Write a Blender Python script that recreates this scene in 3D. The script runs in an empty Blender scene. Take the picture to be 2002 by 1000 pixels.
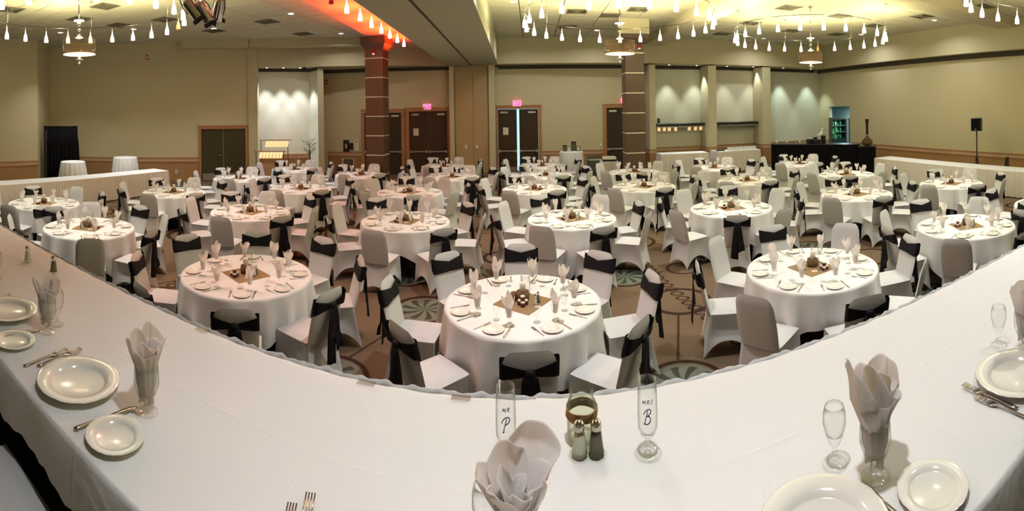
import bpy, math, random
import numpy as np
from mathutils import Matrix, Vector, Euler
PI = math.pi
sin, cos = math.sin, math.cos
random.seed(7)
SC = bpy.context.scene
COL = SC.collection

# ------------------------------------------------------------------ camera
H = 2.63; RHO = .0139; F = 900.0; CX = 1040.0; CY = 215.0     # eye height, roll, pixels per radian, horizon centre
cr_, sr_ = cos(RHO), sin(RHO)
cd = bpy.data.cameras.new('camera'); cam = bpy.data.objects.new('camera', cd); COL.objects.link(cam); SC.camera = cam
cd.type = 'PANO'; cd.panorama_type = 'CENTRAL_CYLINDRICAL'
cd.central_cylindrical_radius = 1
cd.central_cylindrical_range_u_min = -CX / F; cd.central_cylindrical_range_u_max = (2002 - CX) / F
cd.central_cylindrical_range_v_min = -(1000 - CY) / F; cd.central_cylindrical_range_v_max = CY / F
cd.clip_start = .02; cd.clip_end = 200
cam.matrix_world = Matrix(((cr_, sr_, 0, 0), (0, 0, -1, 0), (-sr_, cr_, 0, H), (0, 0, 0, 1)))

# ------------------------------------------------------------------ world, exposure, lights
SC.view_settings.view_transform = 'Standard'; SC.view_settings.look = 'None'
SC.view_settings.gamma = 1; SC.view_settings.use_curve_mapping = False
SC.view_settings.exposure = 0.0
SC.cycles.max_bounces = 6; SC.cycles.diffuse_bounces = 3; SC.cycles.glossy_bounces = 2
SC.cycles.transparent_max_bounces = 12; SC.cycles.transmission_bounces = 4
SC.cycles.use_denoising = True
SC.cycles.sample_clamp_indirect = 4; SC.cycles.sample_clamp_direct = 0
SC.cycles.caustics_reflective = False; SC.cycles.caustics_refractive = False
w = bpy.data.worlds.new('world'); SC.world = w; w.use_nodes = True
w.node_tree.nodes['Background'].inputs[0].default_value = (.5, .42, .3, 1)
w.node_tree.nodes['Background'].inputs[1].default_value = .02
CEIL = 5.5

def lamp(kind, name, loc, power, color, size=.2, spread=None, rot=(0, 0, 0), spot=None, blend=.5, sy=None):
    l = bpy.data.lights.new(name, kind); l.energy = power; l.color = color
    if kind == 'AREA':
        l.shape = 'DISK' if sy is None else 'RECTANGLE'; l.size = size
        if sy: l.size_y = sy
        if spread: l.spread = spread
    elif kind == 'SPOT':
        l.spot_size = spot; l.spot_blend = blend; l.shadow_soft_size = size
    else:
        l.shadow_soft_size = size
    o = bpy.data.objects.new(name, l); COL.objects.link(o); o.location = loc; o.rotation_euler = rot
    return o

WARM = (1.0, .98, .945)
DOWN = [(-13.6, 8.3), (-11.7, 10.0), (-9.8, 11.9), (-6.6, 11.5), (-6.7, 15.3), (-.45, 12.2), (-.12, 16.2), (2.4, 16.6), (5.06, 16.9),
        (9.35, 16.9), (9.1, 9.1), (12.0, 10.0), (12.25, 7.8),
        (-10.5, 3.5), (-6.6, 7.0), (-5.9, 3.2), (-.3, 7.8), (-.2, 4.0), (3.2, 7.2), (3.6, 3.4), (6.6, 5.0), (9.3, 4.0), (5.9, 13.2), (12.2, 14.0)]
for x, y in DOWN:
    lamp('AREA', 'downlight_beam', (x, y, CEIL - .06), 38, WARM, .17, spread=2.7 if y > 14 or x > 11 else 1.65)
for x, y, p in ((-2.8, .8, 42), (0.2, .75, 17), (3.2, .75, 19)):     # downlights over the stage
    lamp('AREA', 'stage_downlight_beam', (x, y, CEIL - .06), p, (1, .995, .98), .17, spread=1.35)
RINGS = [(-7.85, 5.24, 'left'), (2.01, 10.29, 'middle'), (7.5, 10.8, 'right'), (8.1, 3.2, 'far right')]
RR = 2.15
for x, y, _n in RINGS:                                              # the light of the ring pendants
    for k in range(8):
        a = 2 * PI * (k + .5) / 8
        lamp('SPOT', 'pendant_glow', (x + RR * cos(a), y + RR * sin(a), 4.60), 80, (1, .87, .48), .07, rot=(PI, 0, 0), spot=2.9, blend=.3)
        if k % 2: lamp('POINT', 'pendant_glow', (x + RR * cos(a), y + RR * sin(a), 4.55), 36, (1, .88, .56), .07)
    lamp('POINT', 'chandelier_glow', (x, y, 4.05), 20, (1, .86, .62), .12)
for k in range(6):                                                  # red track lamps washing the soffit beside the big beam
    lamp('SPOT', 'red_uplight_beam', (-3.95 - k * .09, 7.0 + k * 1.55, 4.55), 190, (1, .085, .016), .06, rot=(PI, 0, 0), spot=2.6, blend=.6)
lamp('SPOT', 'red_stage_beam', (-3.9, 4.6, 4.9), 260, (1, .34, .30), .1, rot=(0, -.35, 0), spot=2.4, blend=1)
lamp('SPOT', 'red_stage_beam', (-3.3, 1.8, 5.2), 60, (1, .42, .38), .1, rot=(0, 0, 0), spot=2.2, blend=1)

# ------------------------------------------------------------------ pixel -> place (2002 x 1000 frame)
def un(px, py, z=None, Y=None, r=None):
    t = (px - CX) / F; v = (CY - py) / F
    a, b = sin(t), cos(t)
    d = (a * cr_ + v * sr_, b, -a * sr_ + v * cr_)
    if z is not None: k = (z - H) / d[2]
    elif Y is not None: k = Y / d[1]
    else: k = r / math.hypot(d[0], d[1])
    return Vector((d[0] * k, d[1] * k, H + d[2] * k))

# ------------------------------------------------------------------ materials
def node_mat(name):
    m = bpy.data.materials.new(name); m.use_nodes = True
    nt = m.node_tree; b = nt.nodes['Principled BSDF']
    return m, nt, b
def mat(name, col, rough=.6, metal=0, noise=0, nscale=20, bump=0, bscale=200, emit=None, estr=0, spec=.5, sheen=0, stretch=None):
    m, nt, b = node_mat(name)
    b.inputs['Base Color'].default_value = (*col, 1); b.inputs['Roughness'].default_value = rough
    b.inputs['Metallic'].default_value = metal; b.inputs['Specular IOR Level'].default_value = spec
    if sheen: b.inputs['Sheen Weight'].default_value = sheen
    if emit: b.inputs['Emission Color'].default_value = (*emit, 1); b.inputs['Emission Strength'].default_value = estr
    if noise or bump:
        tc = nt.nodes.new('ShaderNodeTexCoord')
        src = tc.outputs['Object']
        if stretch:
            mp = nt.nodes.new('ShaderNodeMapping'); nt.links.new(src, mp.inputs[0]); mp.inputs['Scale'].default_value = stretch; src = mp.outputs[0]
    if noise:
        n = nt.nodes.new('ShaderNodeTexNoise'); n.inputs['Scale'].default_value = nscale; n.inputs['Detail'].default_value = 4
        nt.links.new(src, n.inputs['Vector'])
        r = nt.nodes.new('ShaderNodeMix'); r.data_type = 'RGBA'
        r.inputs['A'].default_value = (*[max(0, c * (1 - noise)) for c in col], 1); r.inputs['B'].default_value = (*[min(1, c * (1 + noise)) for c in col], 1)
        nt.links.new(n.outputs['Fac'], r.inputs['Factor']); nt.links.new(r.outputs['Result'], b.inputs['Base Color'])
    if bump:
        n2 = nt.nodes.new('ShaderNodeTexNoise'); n2.inputs['Scale'].default_value = bscale; n2.inputs['Detail'].default_value = 3
        nt.links.new(src, n2.inputs['Vector'])
        bp = nt.nodes.new('ShaderNodeBump'); bp.inputs['Strength'].default_value = bump; bp.inputs['Distance'].default_value = .01
        nt.links.new(n2.outputs['Fac'], bp.inputs['Height']); nt.links.new(bp.outputs[0], b.inputs['Normal'])
    return m

def thin_glass(name, tint=(.985, .99, .985), edge=(.42, .46, .40), refl=1.0):
    m = bpy.data.materials.new(name); m.use_nodes = True; nt = m.node_tree; nt.nodes.clear()
    out = nt.nodes.new('ShaderNodeOutputMaterial'); tr = nt.nodes.new('ShaderNodeBsdfTransparent'); gl = nt.nodes.new('ShaderNodeBsdfGlossy')
    lw = nt.nodes.new('ShaderNodeLayerWeight'); lw.inputs[0].default_value = .5
    cr = nt.nodes.new('ShaderNodeMix'); cr.data_type = 'RGBA'; cr.inputs['A'].default_value = (*tint, 1); cr.inputs['B'].default_value = (*edge, 1)
    pw = nt.nodes.new('ShaderNodeMath'); pw.operation = 'POWER'; pw.inputs[1].default_value = 4.5
    nt.links.new(lw.outputs['Facing'], pw.inputs[0]); nt.links.new(pw.outputs[0], cr.inputs['Factor']); nt.links.new(cr.outputs['Result'], tr.inputs[0])
    p5 = nt.nodes.new('ShaderNodeMath'); p5.operation = 'POWER'; p5.inputs[1].default_value = 4.0; nt.links.new(lw.outputs['Facing'], p5.inputs[0])
    fr = nt.nodes.new('ShaderNodeMath'); fr.operation = 'MULTIPLY_ADD'; fr.inputs[1].default_value = .50; fr.inputs[2].default_value = .035; nt.links.new(p5.outputs[0], fr.inputs[0])
    gl.inputs['Roughness'].default_value = .03; gl.inputs[0].default_value = (refl, refl, refl, 1)
    mx = nt.nodes.new('ShaderNodeMixShader')
    nt.links.new(fr.outputs[0], mx.inputs[0]); nt.links.new(tr.outputs[0], mx.inputs[1]); nt.links.new(gl.outputs[0], mx.inputs[2])
    nt.links.new(mx.outputs[0], out.inputs[0])
    return m

class E:                                                            # tiny expression builder for shader maths
    def __init__(s, nt, o): s.nt, s.o = nt, o
    def _m(s, op, *a):
        n = s.nt.nodes.new('ShaderNodeMath'); n.operation = op
        for i, v in enumerate((s,) + a):
            if isinstance(v, E): s.nt.links.new(v.o, n.inputs[i])
            else: n.inputs[i].default_value = v
        return E(s.nt, n.outputs[0])
    def __add__(s, v): return s._m('ADD', v)
    def __sub__(s, v): return s._m('SUBTRACT', v)
    def __mul__(s, v): return s._m('MULTIPLY', v)
    def mx(s, v): return s._m('MAXIMUM', v)
    def mn(s, v): return s._m('MINIMUM', v)
    def ab(s): return s._m('ABSOLUTE')
    def sq(s): return s._m('POWER', 2.0)
    def rt(s): return s._m('SQRT')
    def sn(s): return s._m('SINE')
    def wrap(s, a, b):
        n = s.nt.nodes.new('ShaderNodeMath'); n.operation = 'WRAP'
        s.nt.links.new(s.o, n.inputs[0]); n.inputs[1].default_value = b; n.inputs[2].default_value = a
        return E(s.nt, n.outputs[0])
    def at2(s, v): return s._m('ARCTAN2', v)
    def lt(s, v, soft=.012):                                        # 1 where s < v, soft edge
        n = s.nt.nodes.new('ShaderNodeMapRange'); s.nt.links.new(s.o, n.inputs[0])
        n.inputs[1].default_value = v - soft; n.inputs[2].default_value = v + soft; n.inputs[3].default_value = 1; n.inputs[4].default_value = 0
        return E(s.nt, n.outputs[0])

def carpet_mat():
    m, nt, b = node_mat('carpet'); b.inputs['Roughness'].default_value = .95; b.inputs['Specular IOR Level'].default_value = .1
    tc = nt.nodes.new('ShaderNodeTexCoord'); sx = nt.nodes.new('ShaderNodeSeparateXYZ')
    ns = nt.nodes.new('ShaderNodeTexNoise'); ns.inputs['Scale'].default_value = 1.2
    nt.links.new(tc.outputs['Object'], sx.inputs[0]); X = E(nt, sx.outputs[0]); Y = E(nt, sx.outputs[1])
    CW, CH = 3.4, 2.9
    u = (X - .85).wrap(0, CW); v = (Y - .8).wrap(0, CH)
    dark = None
    def dist(cx, cy): return ((u - cx).sq() + (v - cy).sq()).rt()
    def addm(a):
        nonlocal dark
        dark = a if dark is None else dark.mx(a)
    for cx, cy, r, wd in ((.55, .45, .38, .028), (2.55, .75, .46, .045), (1.1, 2.25, .40, .035), (2.0, 1.6, .34, .04), (2.75, 2.2, .30, .045), (1.55, .55, .26, .022)):
        addm(((dist(cx, cy) - r).ab()).lt(wd))
    def seg(x0, y0, x1, y1, wd=.014):                               # straight connecting line
        L = math.hypot(x1 - x0, y1 - y0); dx, dy = (x1 - x0) / L, (y1 - y0) / L
        along = (u - x0) * dx + (v - y0) * dy; off = ((u - x0) * (-dy) + (v - y0) * dx).ab()
        addm(off.lt(wd) * ((along - L / 2).ab()).lt(L / 2))
    seg(.6, .83, .95, 1.87); seg(.92, .48, 1.3, .53); seg(1.8, .6, 2.12, .68); seg(2.15, 1.28, 2.35, 1.15); seg(1.45, 2.05, 1.70, 1.78); seg(2.25, 1.84, 2.52, 2.0)
    a = (X + Y * .08 - 2.52).wrap(-3.6, 3.6); t = Y + X * .05
    t2 = t.wrap(-.085, .085)                                        # chain of small loops along a slant
    a2 = a + (t * 1.1).sn() * .07
    addm((((t2.sq() + (a2 * .8).sq()).rt() - .062).ab()).lt(.014, .006))
    med = dist(.55, .45).lt(.33) .mx(dist(1.1, 2.25).lt(.35) * X.lt(.4))
    th = (v - .45).at2(u - .55); th2 = (v - 2.25).at2(u - 1.1)
    veins = ((th * 9.0 + dist(.55, .45) * 9).sn()).lt(-.15, .3) * dist(.55, .45).lt(.29)
    veins = veins.mx(((th2 * 9.0 + dist(1.1, 2.25) * 9).sn()).lt(-.15, .3) * dist(1.1, 2.25).lt(.31) * X.lt(.4))
    n = nt.nodes.new('ShaderNodeTexNoise'); n.inputs['Scale'].default_value = 60; n.inputs['Detail'].default_value = 4
    nt.links.new(tc.outputs['Object'], n.inputs['Vector'])
    def mixc(f, A, B):
        k = nt.nodes.new('ShaderNodeMix'); k.data_type = 'RGBA'
        nt.links.new(f.o, k.inputs['Factor'])
        for s_, c in (('A', A), ('B', B)):
            if isinstance(c, tuple): k.inputs[s_].default_value = (*c, 1)
            else: nt.links.new(c, k.inputs[s_])
        return k.outputs['Result']
    base = mixc(E(nt, n.outputs['Fac']), (.085, .058, .038), (.20, .145, .098))
    c = mixc(med, base, (.15, .165, .135)); c = mixc(veins, c, (.05, .055, .042)); c = mixc(dark, c, (.035, .018, .014))
    nt.links.new(c, b.inputs['Base Color'])
    bp = nt.nodes.new('ShaderNodeBump'); bp.inputs['Strength'].default_value = .5; bp.inputs['Distance'].default_value = .01
    nt.links.new(n.outputs['Fac'], bp.inputs['Height']); nt.links.new(bp.outputs[0], b.inputs['Normal'])
    return m

def head_cloth_mat():
    m, nt, b = node_mat('head_cloth'); b.inputs['Roughness'].default_value = .85; b.inputs['Specular IOR Level'].default_value = .2
    b.inputs['Base Color'].default_value = (.765, .77, .785, 1)
    tc = nt.nodes.new('ShaderNodeTexCoord'); sx = nt.nodes.new('ShaderNodeSeparateXYZ'); nt.links.new(tc.outputs['Object'], sx.inputs[0])
    X = E(nt, sx.outputs[0]); Y = E(nt, sx.outputs[1])
    n1 = nt.nodes.new('ShaderNodeTexNoise'); n1.inputs['Scale'].default_value = 5; n1.inputs['Detail'].default_value = 5; n1.inputs['Distortion'].default_value = 1.2
    nt.links.new(tc.outputs['Object'], n1.inputs['Vector'])
    l1 = ((X + Y * .06).wrap(-.27, .27).ab()).lt(.004, .004); l2 = ((Y - 1.13 + X * .02).ab()).lt(.004, .004)
    l3 = (((Y - 1.34).ab())).lt(.003, .004)
    h = E(nt, n1.outputs['Fac']) * .9 + l1 * .12 + l2 * .16 + l3 * .08
    bp = nt.nodes.new('ShaderNodeBump'); bp.inputs['Strength'].default_value = .6; bp.inputs['Distance'].default_value = .012
    nt.links.new(h.o, bp.inputs['Height']); nt.links.new(bp.outputs[0], b.inputs['Normal'])
    return m

WALLC = (.52, .475, .305)
M = dict(
    wall=mat('wall_paint', WALLC, .85, noise=.05, nscale=30, bump=.25, bscale=120),
    pilaster=mat('pilaster_paint', (.52, .485, .32), .85, noise=.04),
    niche=mat('niche_paint', (.60, .60, .49), .85, noise=.03),
    panel=mat('partition_panel', (.40, .30, .16), .8, noise=.08, nscale=40),
    ceil=mat('ceiling_tile', (.62, .60, .44), .95, noise=.06, nscale=60, bump=.2, bscale=300),
    grid=mat('ceiling_gap', (.05, .045, .03), .9),
    beam_shaded=mat('beam_shaded_paint', (.40, .40, .27), .9, noise=.05),  # beam paint darkened: shade on the large beam put into the colour
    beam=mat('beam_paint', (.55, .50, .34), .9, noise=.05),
    strip=mat('soffit_red_glow', (.85, .42, .30), .9),  # salmon base: part of the red lamplight put into the soffit colour
    wood=mat('trim_wood', (.36, .17, .065), .45, noise=.25, nscale=6, stretch=(1, 1, 12)),
    band=mat('pale_band', (.50, .36, .27), .35, noise=.1, nscale=5),
    wains=mat('wainscot', (.33, .185, .078), .6, noise=.12, nscale=12),
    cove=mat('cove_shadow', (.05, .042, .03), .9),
    door=mat('door_leaf', (.038, .026, .014), .6, spec=.25, noise=.15, nscale=8, stretch=(1, 1, 10)),
    door_green=mat('grey_door_leaf', (.050, .044, .022), .7, noise=.08, spec=.2),
    steel=mat('brushed_steel', (.62, .60, .56), .32, 1),
    chrome=mat('chrome', (.80, .78, .74), .12, 1),
    stripmetal=mat('satin_strip', (.72, .69, .60), .45, .25),
    col=mat('column_veneer', (.075, .043, .026), .42, noise=.25, nscale=5, stretch=(6, 6, 1)),
    carpet=carpet_mat(),
    stage=mat('stage_carpet', (.012, .011, .010), .95, noise=.3, nscale=80),
    linen=mat('linen', (.755, .765, .785), .85, noise=.02, nscale=9, bump=.12, bscale=60, spec=.2),
    spandex=mat('spandex_cover', (.60, .605, .625), .62, noise=.02, nscale=15, spec=.3),
    sash=mat('black_satin', (.007, .0065, .010), .6, noise=.3, nscale=25, bump=.2, bscale=40, spec=.18),
    skirt=mat('skirting_cloth', (.70, .66, .61), .8, spec=.2),
    headcloth=head_cloth_mat(),
    napkin=None, _n=mat('napkin_linen', (.93, .90, .90), .85, noise=.02, nscale=14, bump=.15, bscale=90, spec=.15),
    china=mat('white_china', (.80, .79, .74), .16, noise=.01, spec=.6),
    glass=thin_glass('clear_glass'),
    glass_dark=thin_glass('jar_glass', (.95, .965, .91), (.33, .38, .28)),
    cutlery=mat('cutlery_steel', (.70, .66, .62), .18, 1),
    burlap=mat('burlap', (.30, .20, .10), .95, noise=.3, nscale=90, bump=.6, bscale=250),
    bark=mat('bark', (.17, .10, .045), .9, noise=.4, nscale=40, bump=.8, bscale=90),
    rope=mat('twine', (.36, .21, .09), .95, noise=.3, nscale=120, bump=.6, bscale=200),
    wax=mat('candle_wax', (.85, .80, .66), .45),
    jam=mat('red_jam', (.10, .008, .008), .2),
    lid=mat('jar_lid', (.78, .74, .68), .4),
    salt=mat('salt', (.80, .79, .74), .8, noise=.05, nscale=300),
    pepper=mat('pepper', (.16, .145, .115), .9, noise=.5, nscale=400),
    clip=thin_glass('clip_plastic', (.90, .86, .84), (.7, .66, .64)),
    card=mat('white_card', (.82, .80, .78), .6), reddot=mat('red_print', (.75, .03, .04), .5),
    ink=mat('navy_ink', (.012, .012, .10), .4),
    black=mat('black_cloth', (.005, .005, .006), .9, spec=.1), blackgloss=mat('black_plastic', (.012, .012, .013), .35),
    tabletop=mat('plywood', (.35, .22, .11), .6, noise=.15), darkleg=mat('dark_metal', (.03, .028, .026), .4, .6),
    pend=mat('lit_pendant_glass', (.9, .8, .6), .4, emit=(1, .88, .58), estr=9),
    pend_off=mat('unlit_pendant_glass', (.62, .42, .12), .3), pend_red=mat('red_pendant_glass', (.35, .01, .01), .3),
    lens=mat('lit_lens', (.9, .85, .8), .4, emit=(1, .92, .80), estr=7),
    warmlens=mat('heat_lamp_glow', (.9, .7, .4), .4, emit=(1, .66, .28), estr=.75),
    diff=mat('lit_diffuser', (.85, .80, .72), .5, emit=(1, .88, .74), estr=1.3),
    mesh=thin_glass('smoked_shade', (.90, .80, .68), (.70, .55, .42), 1),
    vent=mat('vent_metal', (.15, .135, .09), .6), ventdark=mat('vent_throat', (.02, .018, .012), .9),
    exit=mat('exit_sign_lit', (.8, .05, .25), .4, emit=(1, .04, .22), estr=1.7), exitink=mat('exit_letters', (.9, .6, .7), .4, emit=(1, .55, .75), estr=1.3),
    day=mat('daylight_glow', (.5, .7, .8), .6, emit=(.35, .75, 1), estr=1.6),  # glow standing in for daylight behind the doors
    white=mat('white_plastic', (.70, .69, .66), .4), cup=mat('white_cups', (.80, .80, .76), .3),
    grey=mat('grey_wicker', (.10, .10, .09), .8, noise=.5, nscale=60), greygreen=mat('green_chair', (.06, .075, .05), .5),
    vase=mat('bronze_vase', (.035, .022, .015), .25, .3), smoke=thin_glass('smoked_glass', (.50, .43, .38), (.1, .07, .05)),
    branch=mat('branch', (.05, .035, .025), .8), paper=mat('paper_notice', (.66, .62, .52), .7),
    green=mat('plant_green_glow', (.02, .22, .06), .6, emit=(.01, .18, .05), estr=.4), backroom=mat('back_room_paint', (.45, .55, .52), .7),  # the green is made to glow: light put into leaves and bottles
    redlight=mat('strobe_red', (.35, .01, .01), .4),
)
nm_ = M.pop('_n'); M['napkin'] = nm_                                # napkins let light through
nt_ = nm_.node_tree; tl_ = nt_.nodes.new('ShaderNodeBsdfTranslucent'); tl_.inputs[0].default_value = (1, .95, .93, 1)
mx_ = nt_.nodes.new('ShaderNodeMixShader'); mx_.inputs[0].default_value = .5
nt_.links.new(nt_.nodes['Principled BSDF'].outputs[0], mx_.inputs[1]); nt_.links.new(tl_.outputs[0], mx_.inputs[2]); nt_.links.new(mx_.outputs[0], nt_.nodes['Material Output'].inputs[0])
for k_ in ('pend', 'lens', 'warmlens', 'diff', 'exit', 'exitink', 'green'):
    M[k_].cycles.emission_sampling = 'NONE'

# ------------------------------------------------------------------ mesh helpers
class MB:
    def __init__(s): s.v, s.f, s.sm, s.mi = [], [], [], []
    def add(s, vs, fs, smooth=False, mi=0):
        o = len(s.v); s.v += [tuple(p) for p in vs]
        for f in fs: s.f.append(tuple(i + o for i in f)); s.sm.append(smooth); s.mi.append(mi)
        return s
    def box(s, x0, x1, y0, y1, z0, z1, mi=0, mx=None):
        vs = [(x, y, z) for z in (z0, z1) for y in (y0, y1) for x in (x0, x1)]
        if mx is not None: vs = [tuple(mx @ Vector(p)) for p in vs]
        return s.add(vs, [(0, 2, 3, 1), (4, 5, 7, 6), (0, 1, 5, 4), (2, 6, 7, 3), (0, 4, 6, 2), (1, 3, 7, 5)], False, mi)
    def bevbox(s, x0, x1, y0, y1, z0, z1, b=.01, mi=0, mx=None):    # box with chamfered upright edges and top edge
        out = [(x0 + b, y0), (x1 - b, y0), (x1, y0 + b), (x1, y1 - b), (x1 - b, y1), (x0 + b, y1), (x0, y1 - b), (x0, y0 + b)]
        cx, cy = (x0 + x1) / 2, (y0 + y1) / 2
        sx = (x1 - x0 - 2 * b) / (x1 - x0); sy = (y1 - y0 - 2 * b) / (y1 - y0)
        vs = [(x, y, z0) for x, y in out] + [(x, y, z1 - b) for x, y in out] + [(cx + (x - cx) * sx, cy + (y - cy) * sy, z1) for x, y in out]
        fs = [tuple(range(7, -1, -1)), tuple(range(16, 24))]
        for r in range(2):
            for i in range(8): fs.append((r * 8 + i, r * 8 + (i + 1) % 8, r * 8 + 8 + (i + 1) % 8, r * 8 + 8 + i))
        if mx is not None: vs = [tuple(mx @ Vector(p)) for p in vs]
        return s.add(vs, fs, False, mi)
    def lathe(s, prof, n=24, c=(0, 0, 0), smooth=True, mi=0, wav=None, close=False):
        vs, fs = [], []
        m = len(prof)
        for r, z in prof:
            for k in range(n):
                a = 2 * PI * k / n; rr = r * (wav(a, r) if wav else 1)
                vs.append((c[0] + rr * cos(a), c[1] + rr * sin(a), c[2] + z))
        for j in range(m - 1):
            for k in range(n): fs.append((j * n + k, j * n + (k + 1) % n, (j + 1) * n + (k + 1) % n, (j + 1) * n + k))
        if prof[0][0] > 1e-5 and close: fs.append(tuple(range(n - 1, -1, -1)))
        if prof[-1][0] > 1e-5 and close: fs.append(tuple((m - 1) * n + k for k in range(n)))
        return s.add(vs, fs, smooth, mi)
    def cyl(s, p0, p1, r0, r1=None, n=10, mi=0, smooth=True):
        r1 = r0 if r1 is None else r1
        p0, p1 = Vector(p0), Vector(p1); d = (p1 - p0).normalized()
        a = d.orthogonal().normalized(); b = d.cross(a)
        vs = [p + (a * cos(2 * PI * k / n) + b * sin(2 * PI * k / n)) * r for p, r in ((p0, r0), (p1, r1)) for k in range(n)]
        fs = [(k, (k + 1) % n, n + (k + 1) % n, n + k) for k in range(n)]
        s.add(vs, fs, smooth, mi); o = len(s.v) - 2 * n
        s.f += [tuple(o + k for k in range(n - 1, -1, -1)), tuple(o + n + k for k in range(n))]; s.sm += [False] * 2; s.mi += [mi] * 2
        return s
    def tube(s, pts, r, n=8, mi=0, closed=False):
        pts = [Vector(p) for p in pts]; m = len(pts); vs, fs = [], []
        rs = r if isinstance(r, (list, tuple)) else [r] * m
        for i, p in enumerate(pts):
            if closed: d = pts[(i + 1) % m] - pts[i - 1]
            else: d = pts[min(i + 1, m - 1)] - pts[max(i - 1, 0)]
            d.normalize(); a = d.cross(Vector((0, 0, 1)))
            if a.length < .1: a = d.cross(Vector((0, 1, 0)))
            a.normalize(); b = d.cross(a)
            vs += [p + (a * cos(2 * PI * k / n) + b * sin(2 * PI * k / n)) * rs[i] for k in range(n)]
        for i in range(m if closed else m - 1):
            j = (i + 1) % m
            fs += [(i * n + k, j * n + k, j * n + (k + 1) % n, i * n + (k + 1) % n) for k in range(n)]
        if not closed: fs += [tuple(range(n)), tuple((m - 1) * n + k for k in range(n - 1, -1, -1))]
        return s.add(vs, fs, True, mi)
    def sheet(s, P, t=0, mi=0, smooth=True):                         # P rows of points; t thickness along -normal
        R_, C_ = len(P), len(P[0]); A = np.array([[tuple(p) for p in row] for row in P], float)
        quads = [(i * C_ + j, i * C_ + j + 1, (i + 1) * C_ + j + 1, (i + 1) * C_ + j) for i in range(R_ - 1) for j in range(C_ - 1)]
        if not t: return s.add(A.reshape(-1, 3).tolist(), quads, smooth, mi)
        du = np.gradient(A, axis=1); dv = np.gradient(A, axis=0); N = np.cross(du, dv); N /= np.maximum(np.linalg.norm(N, axis=2, keepdims=True), 1e-9)
        B = A - N * t; n = R_ * C_
        vs = A.reshape(-1, 3).tolist() + B.reshape(-1, 3).tolist()
        fs = quads + [tuple(n + i for i in reversed(q)) for q in quads]
        bd = [j for j in range(C_)] + [i * C_ + C_ - 1 for i in range(1, R_)] + [(R_ - 1) * C_ + j for j in range(C_ - 2, -1, -1)] + [i * C_ for i in range(R_ - 2, 0, -1)]
        for k in range(len(bd)):
            a, b = bd[k], bd[(k + 1) % len(bd)]; fs.append((b, a, n + a, n + b))
        return s.add(vs, fs, smooth, mi)
    def mesh(s, name, mats):
        me = bpy.data.meshes.new(name); me.from_pydata(s.v, [], s.f)
        me.polygons.foreach_set('use_smooth', s.sm); me.polygons.foreach_set('material_index', s.mi)
        for m in (mats if isinstance(mats, (list, tuple)) else [mats]): me.materials.append(M[m] if isinstance(m, str) else m)
        me.update(); return me

def link(name, me, parent=None, loc=None, rot=None):
    o = bpy.data.objects.new(name, me); COL.objects.link(o)
    if parent: o.parent = parent
    if loc is not None: o.location = loc
    if rot is not None: o.rotation_euler = rot if isinstance(rot, (tuple, list)) else (0, 0, rot)
    return o
def obj(name, mb, mats, parent=None, loc=None, rot=None): return link(name, mb.mesh(name, mats), parent, loc, rot)
def tag(o, label, cat, group=None):
    o['label'] = label; o['category'] = cat
    if group: o['group'] = group
    return o
def thing(name, label, cat, loc=(0, 0, 0), rot=0, group=None):
    o = bpy.data.objects.new(name, None); COL.objects.link(o); o.location = loc
    o.rotation_euler = rot if isinstance(rot, (tuple, list)) else (0, 0, rot); o.empty_display_size = .1
    return tag(o, label, cat, group)
def struct(name, mb, mats, parent=None, loc=None, rot=None):
    o = obj(name, mb, mats, parent, loc, rot)
    if not parent: o['kind'] = 'structure'
    return o
def dup(o, label=None, loc=None, rot=None, group=None, parent=None):
    c = o.copy(); COL.objects.link(c); c.parent = parent
    if label: c['label'] = label
    if group: c['group'] = group
    if loc is not None: c.location = loc
    if rot is not None: c.rotation_euler = rot if isinstance(rot, (tuple, list)) else (0, 0, rot)
    for ch in list(o.children): dup(ch, parent=c)
    return c
class Kit:                                                          # first placement uses the original, later ones copy it
    def __init__(s, make): s.make, s.first = make, None
    def put(s, label, loc, rot=0, group=None):
        r = rot if isinstance(rot, (tuple, list)) else (0, 0, rot)
        if s.first is None:
            o = s.first = s.make(); o['label'] = label; o.location = loc; o.rotation_euler = r
            if group: o['group'] = group
            return o
        return dup(s.first, label, loc, r, group)
def text(body, size, m, parent, loc, rot, ext=.002, name='lettering'):
    c = bpy.data.curves.new(name, 'FONT'); c.body = body; c.size = size; c.extrude = ext; c.align_x = 'CENTER'; c.align_y = 'CENTER'
    c.materials.append(M[m]); return link(name, c, parent, loc, rot)

# ================================================================== STRUCTURE
def wall_seg(mb, p, q, z0, z1, t=.15, mi=0, off=0.0):              # box along p->q; the room side is at the left of the direction q->p (towards camera)
    p, q = Vector(p), Vector(q); d = (q - p); L = d.length; d.normalize()
    n = Vector((d.y, -d.x))                                         # points into the room when going left to right seen from the camera
    mx = Matrix(((d.x, n.x, 0, p.x), (d.y, n.y, 0, p.y), (0, 0, 1, 0), (0, 0, 0, 1)))
    mb.box(0, L, off - t, off, z0, z1, mi, mx)
RAIL = [('wood', .885, .935, .035), ('band', .79, .885, .018), ('wood', .74, .79, .03)]
TRIM_N = [0]
def wains(p, q, start=0, skirt_board=True):
    TRIM_N[0] += 1
    mb = MB(); wall_seg(mb, p, q, 0, .74, .012, 0, .012)
    o = struct('trim_%d' % TRIM_N[0], mb, 'wains')
    for nm, mt, a, b, t in (('top_rail', 'wood', .885, .935, .035), ('pale_band', 'band', .79, .885, .02), ('lower_rail', 'wood', .74, .79, .03), ('baseboard', 'wood', 0, .12, .02)):
        mb = MB(); wall_seg(mb, p, q, a, b, t, 0, t); obj(nm, mb, mt, o)
    return o

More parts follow.
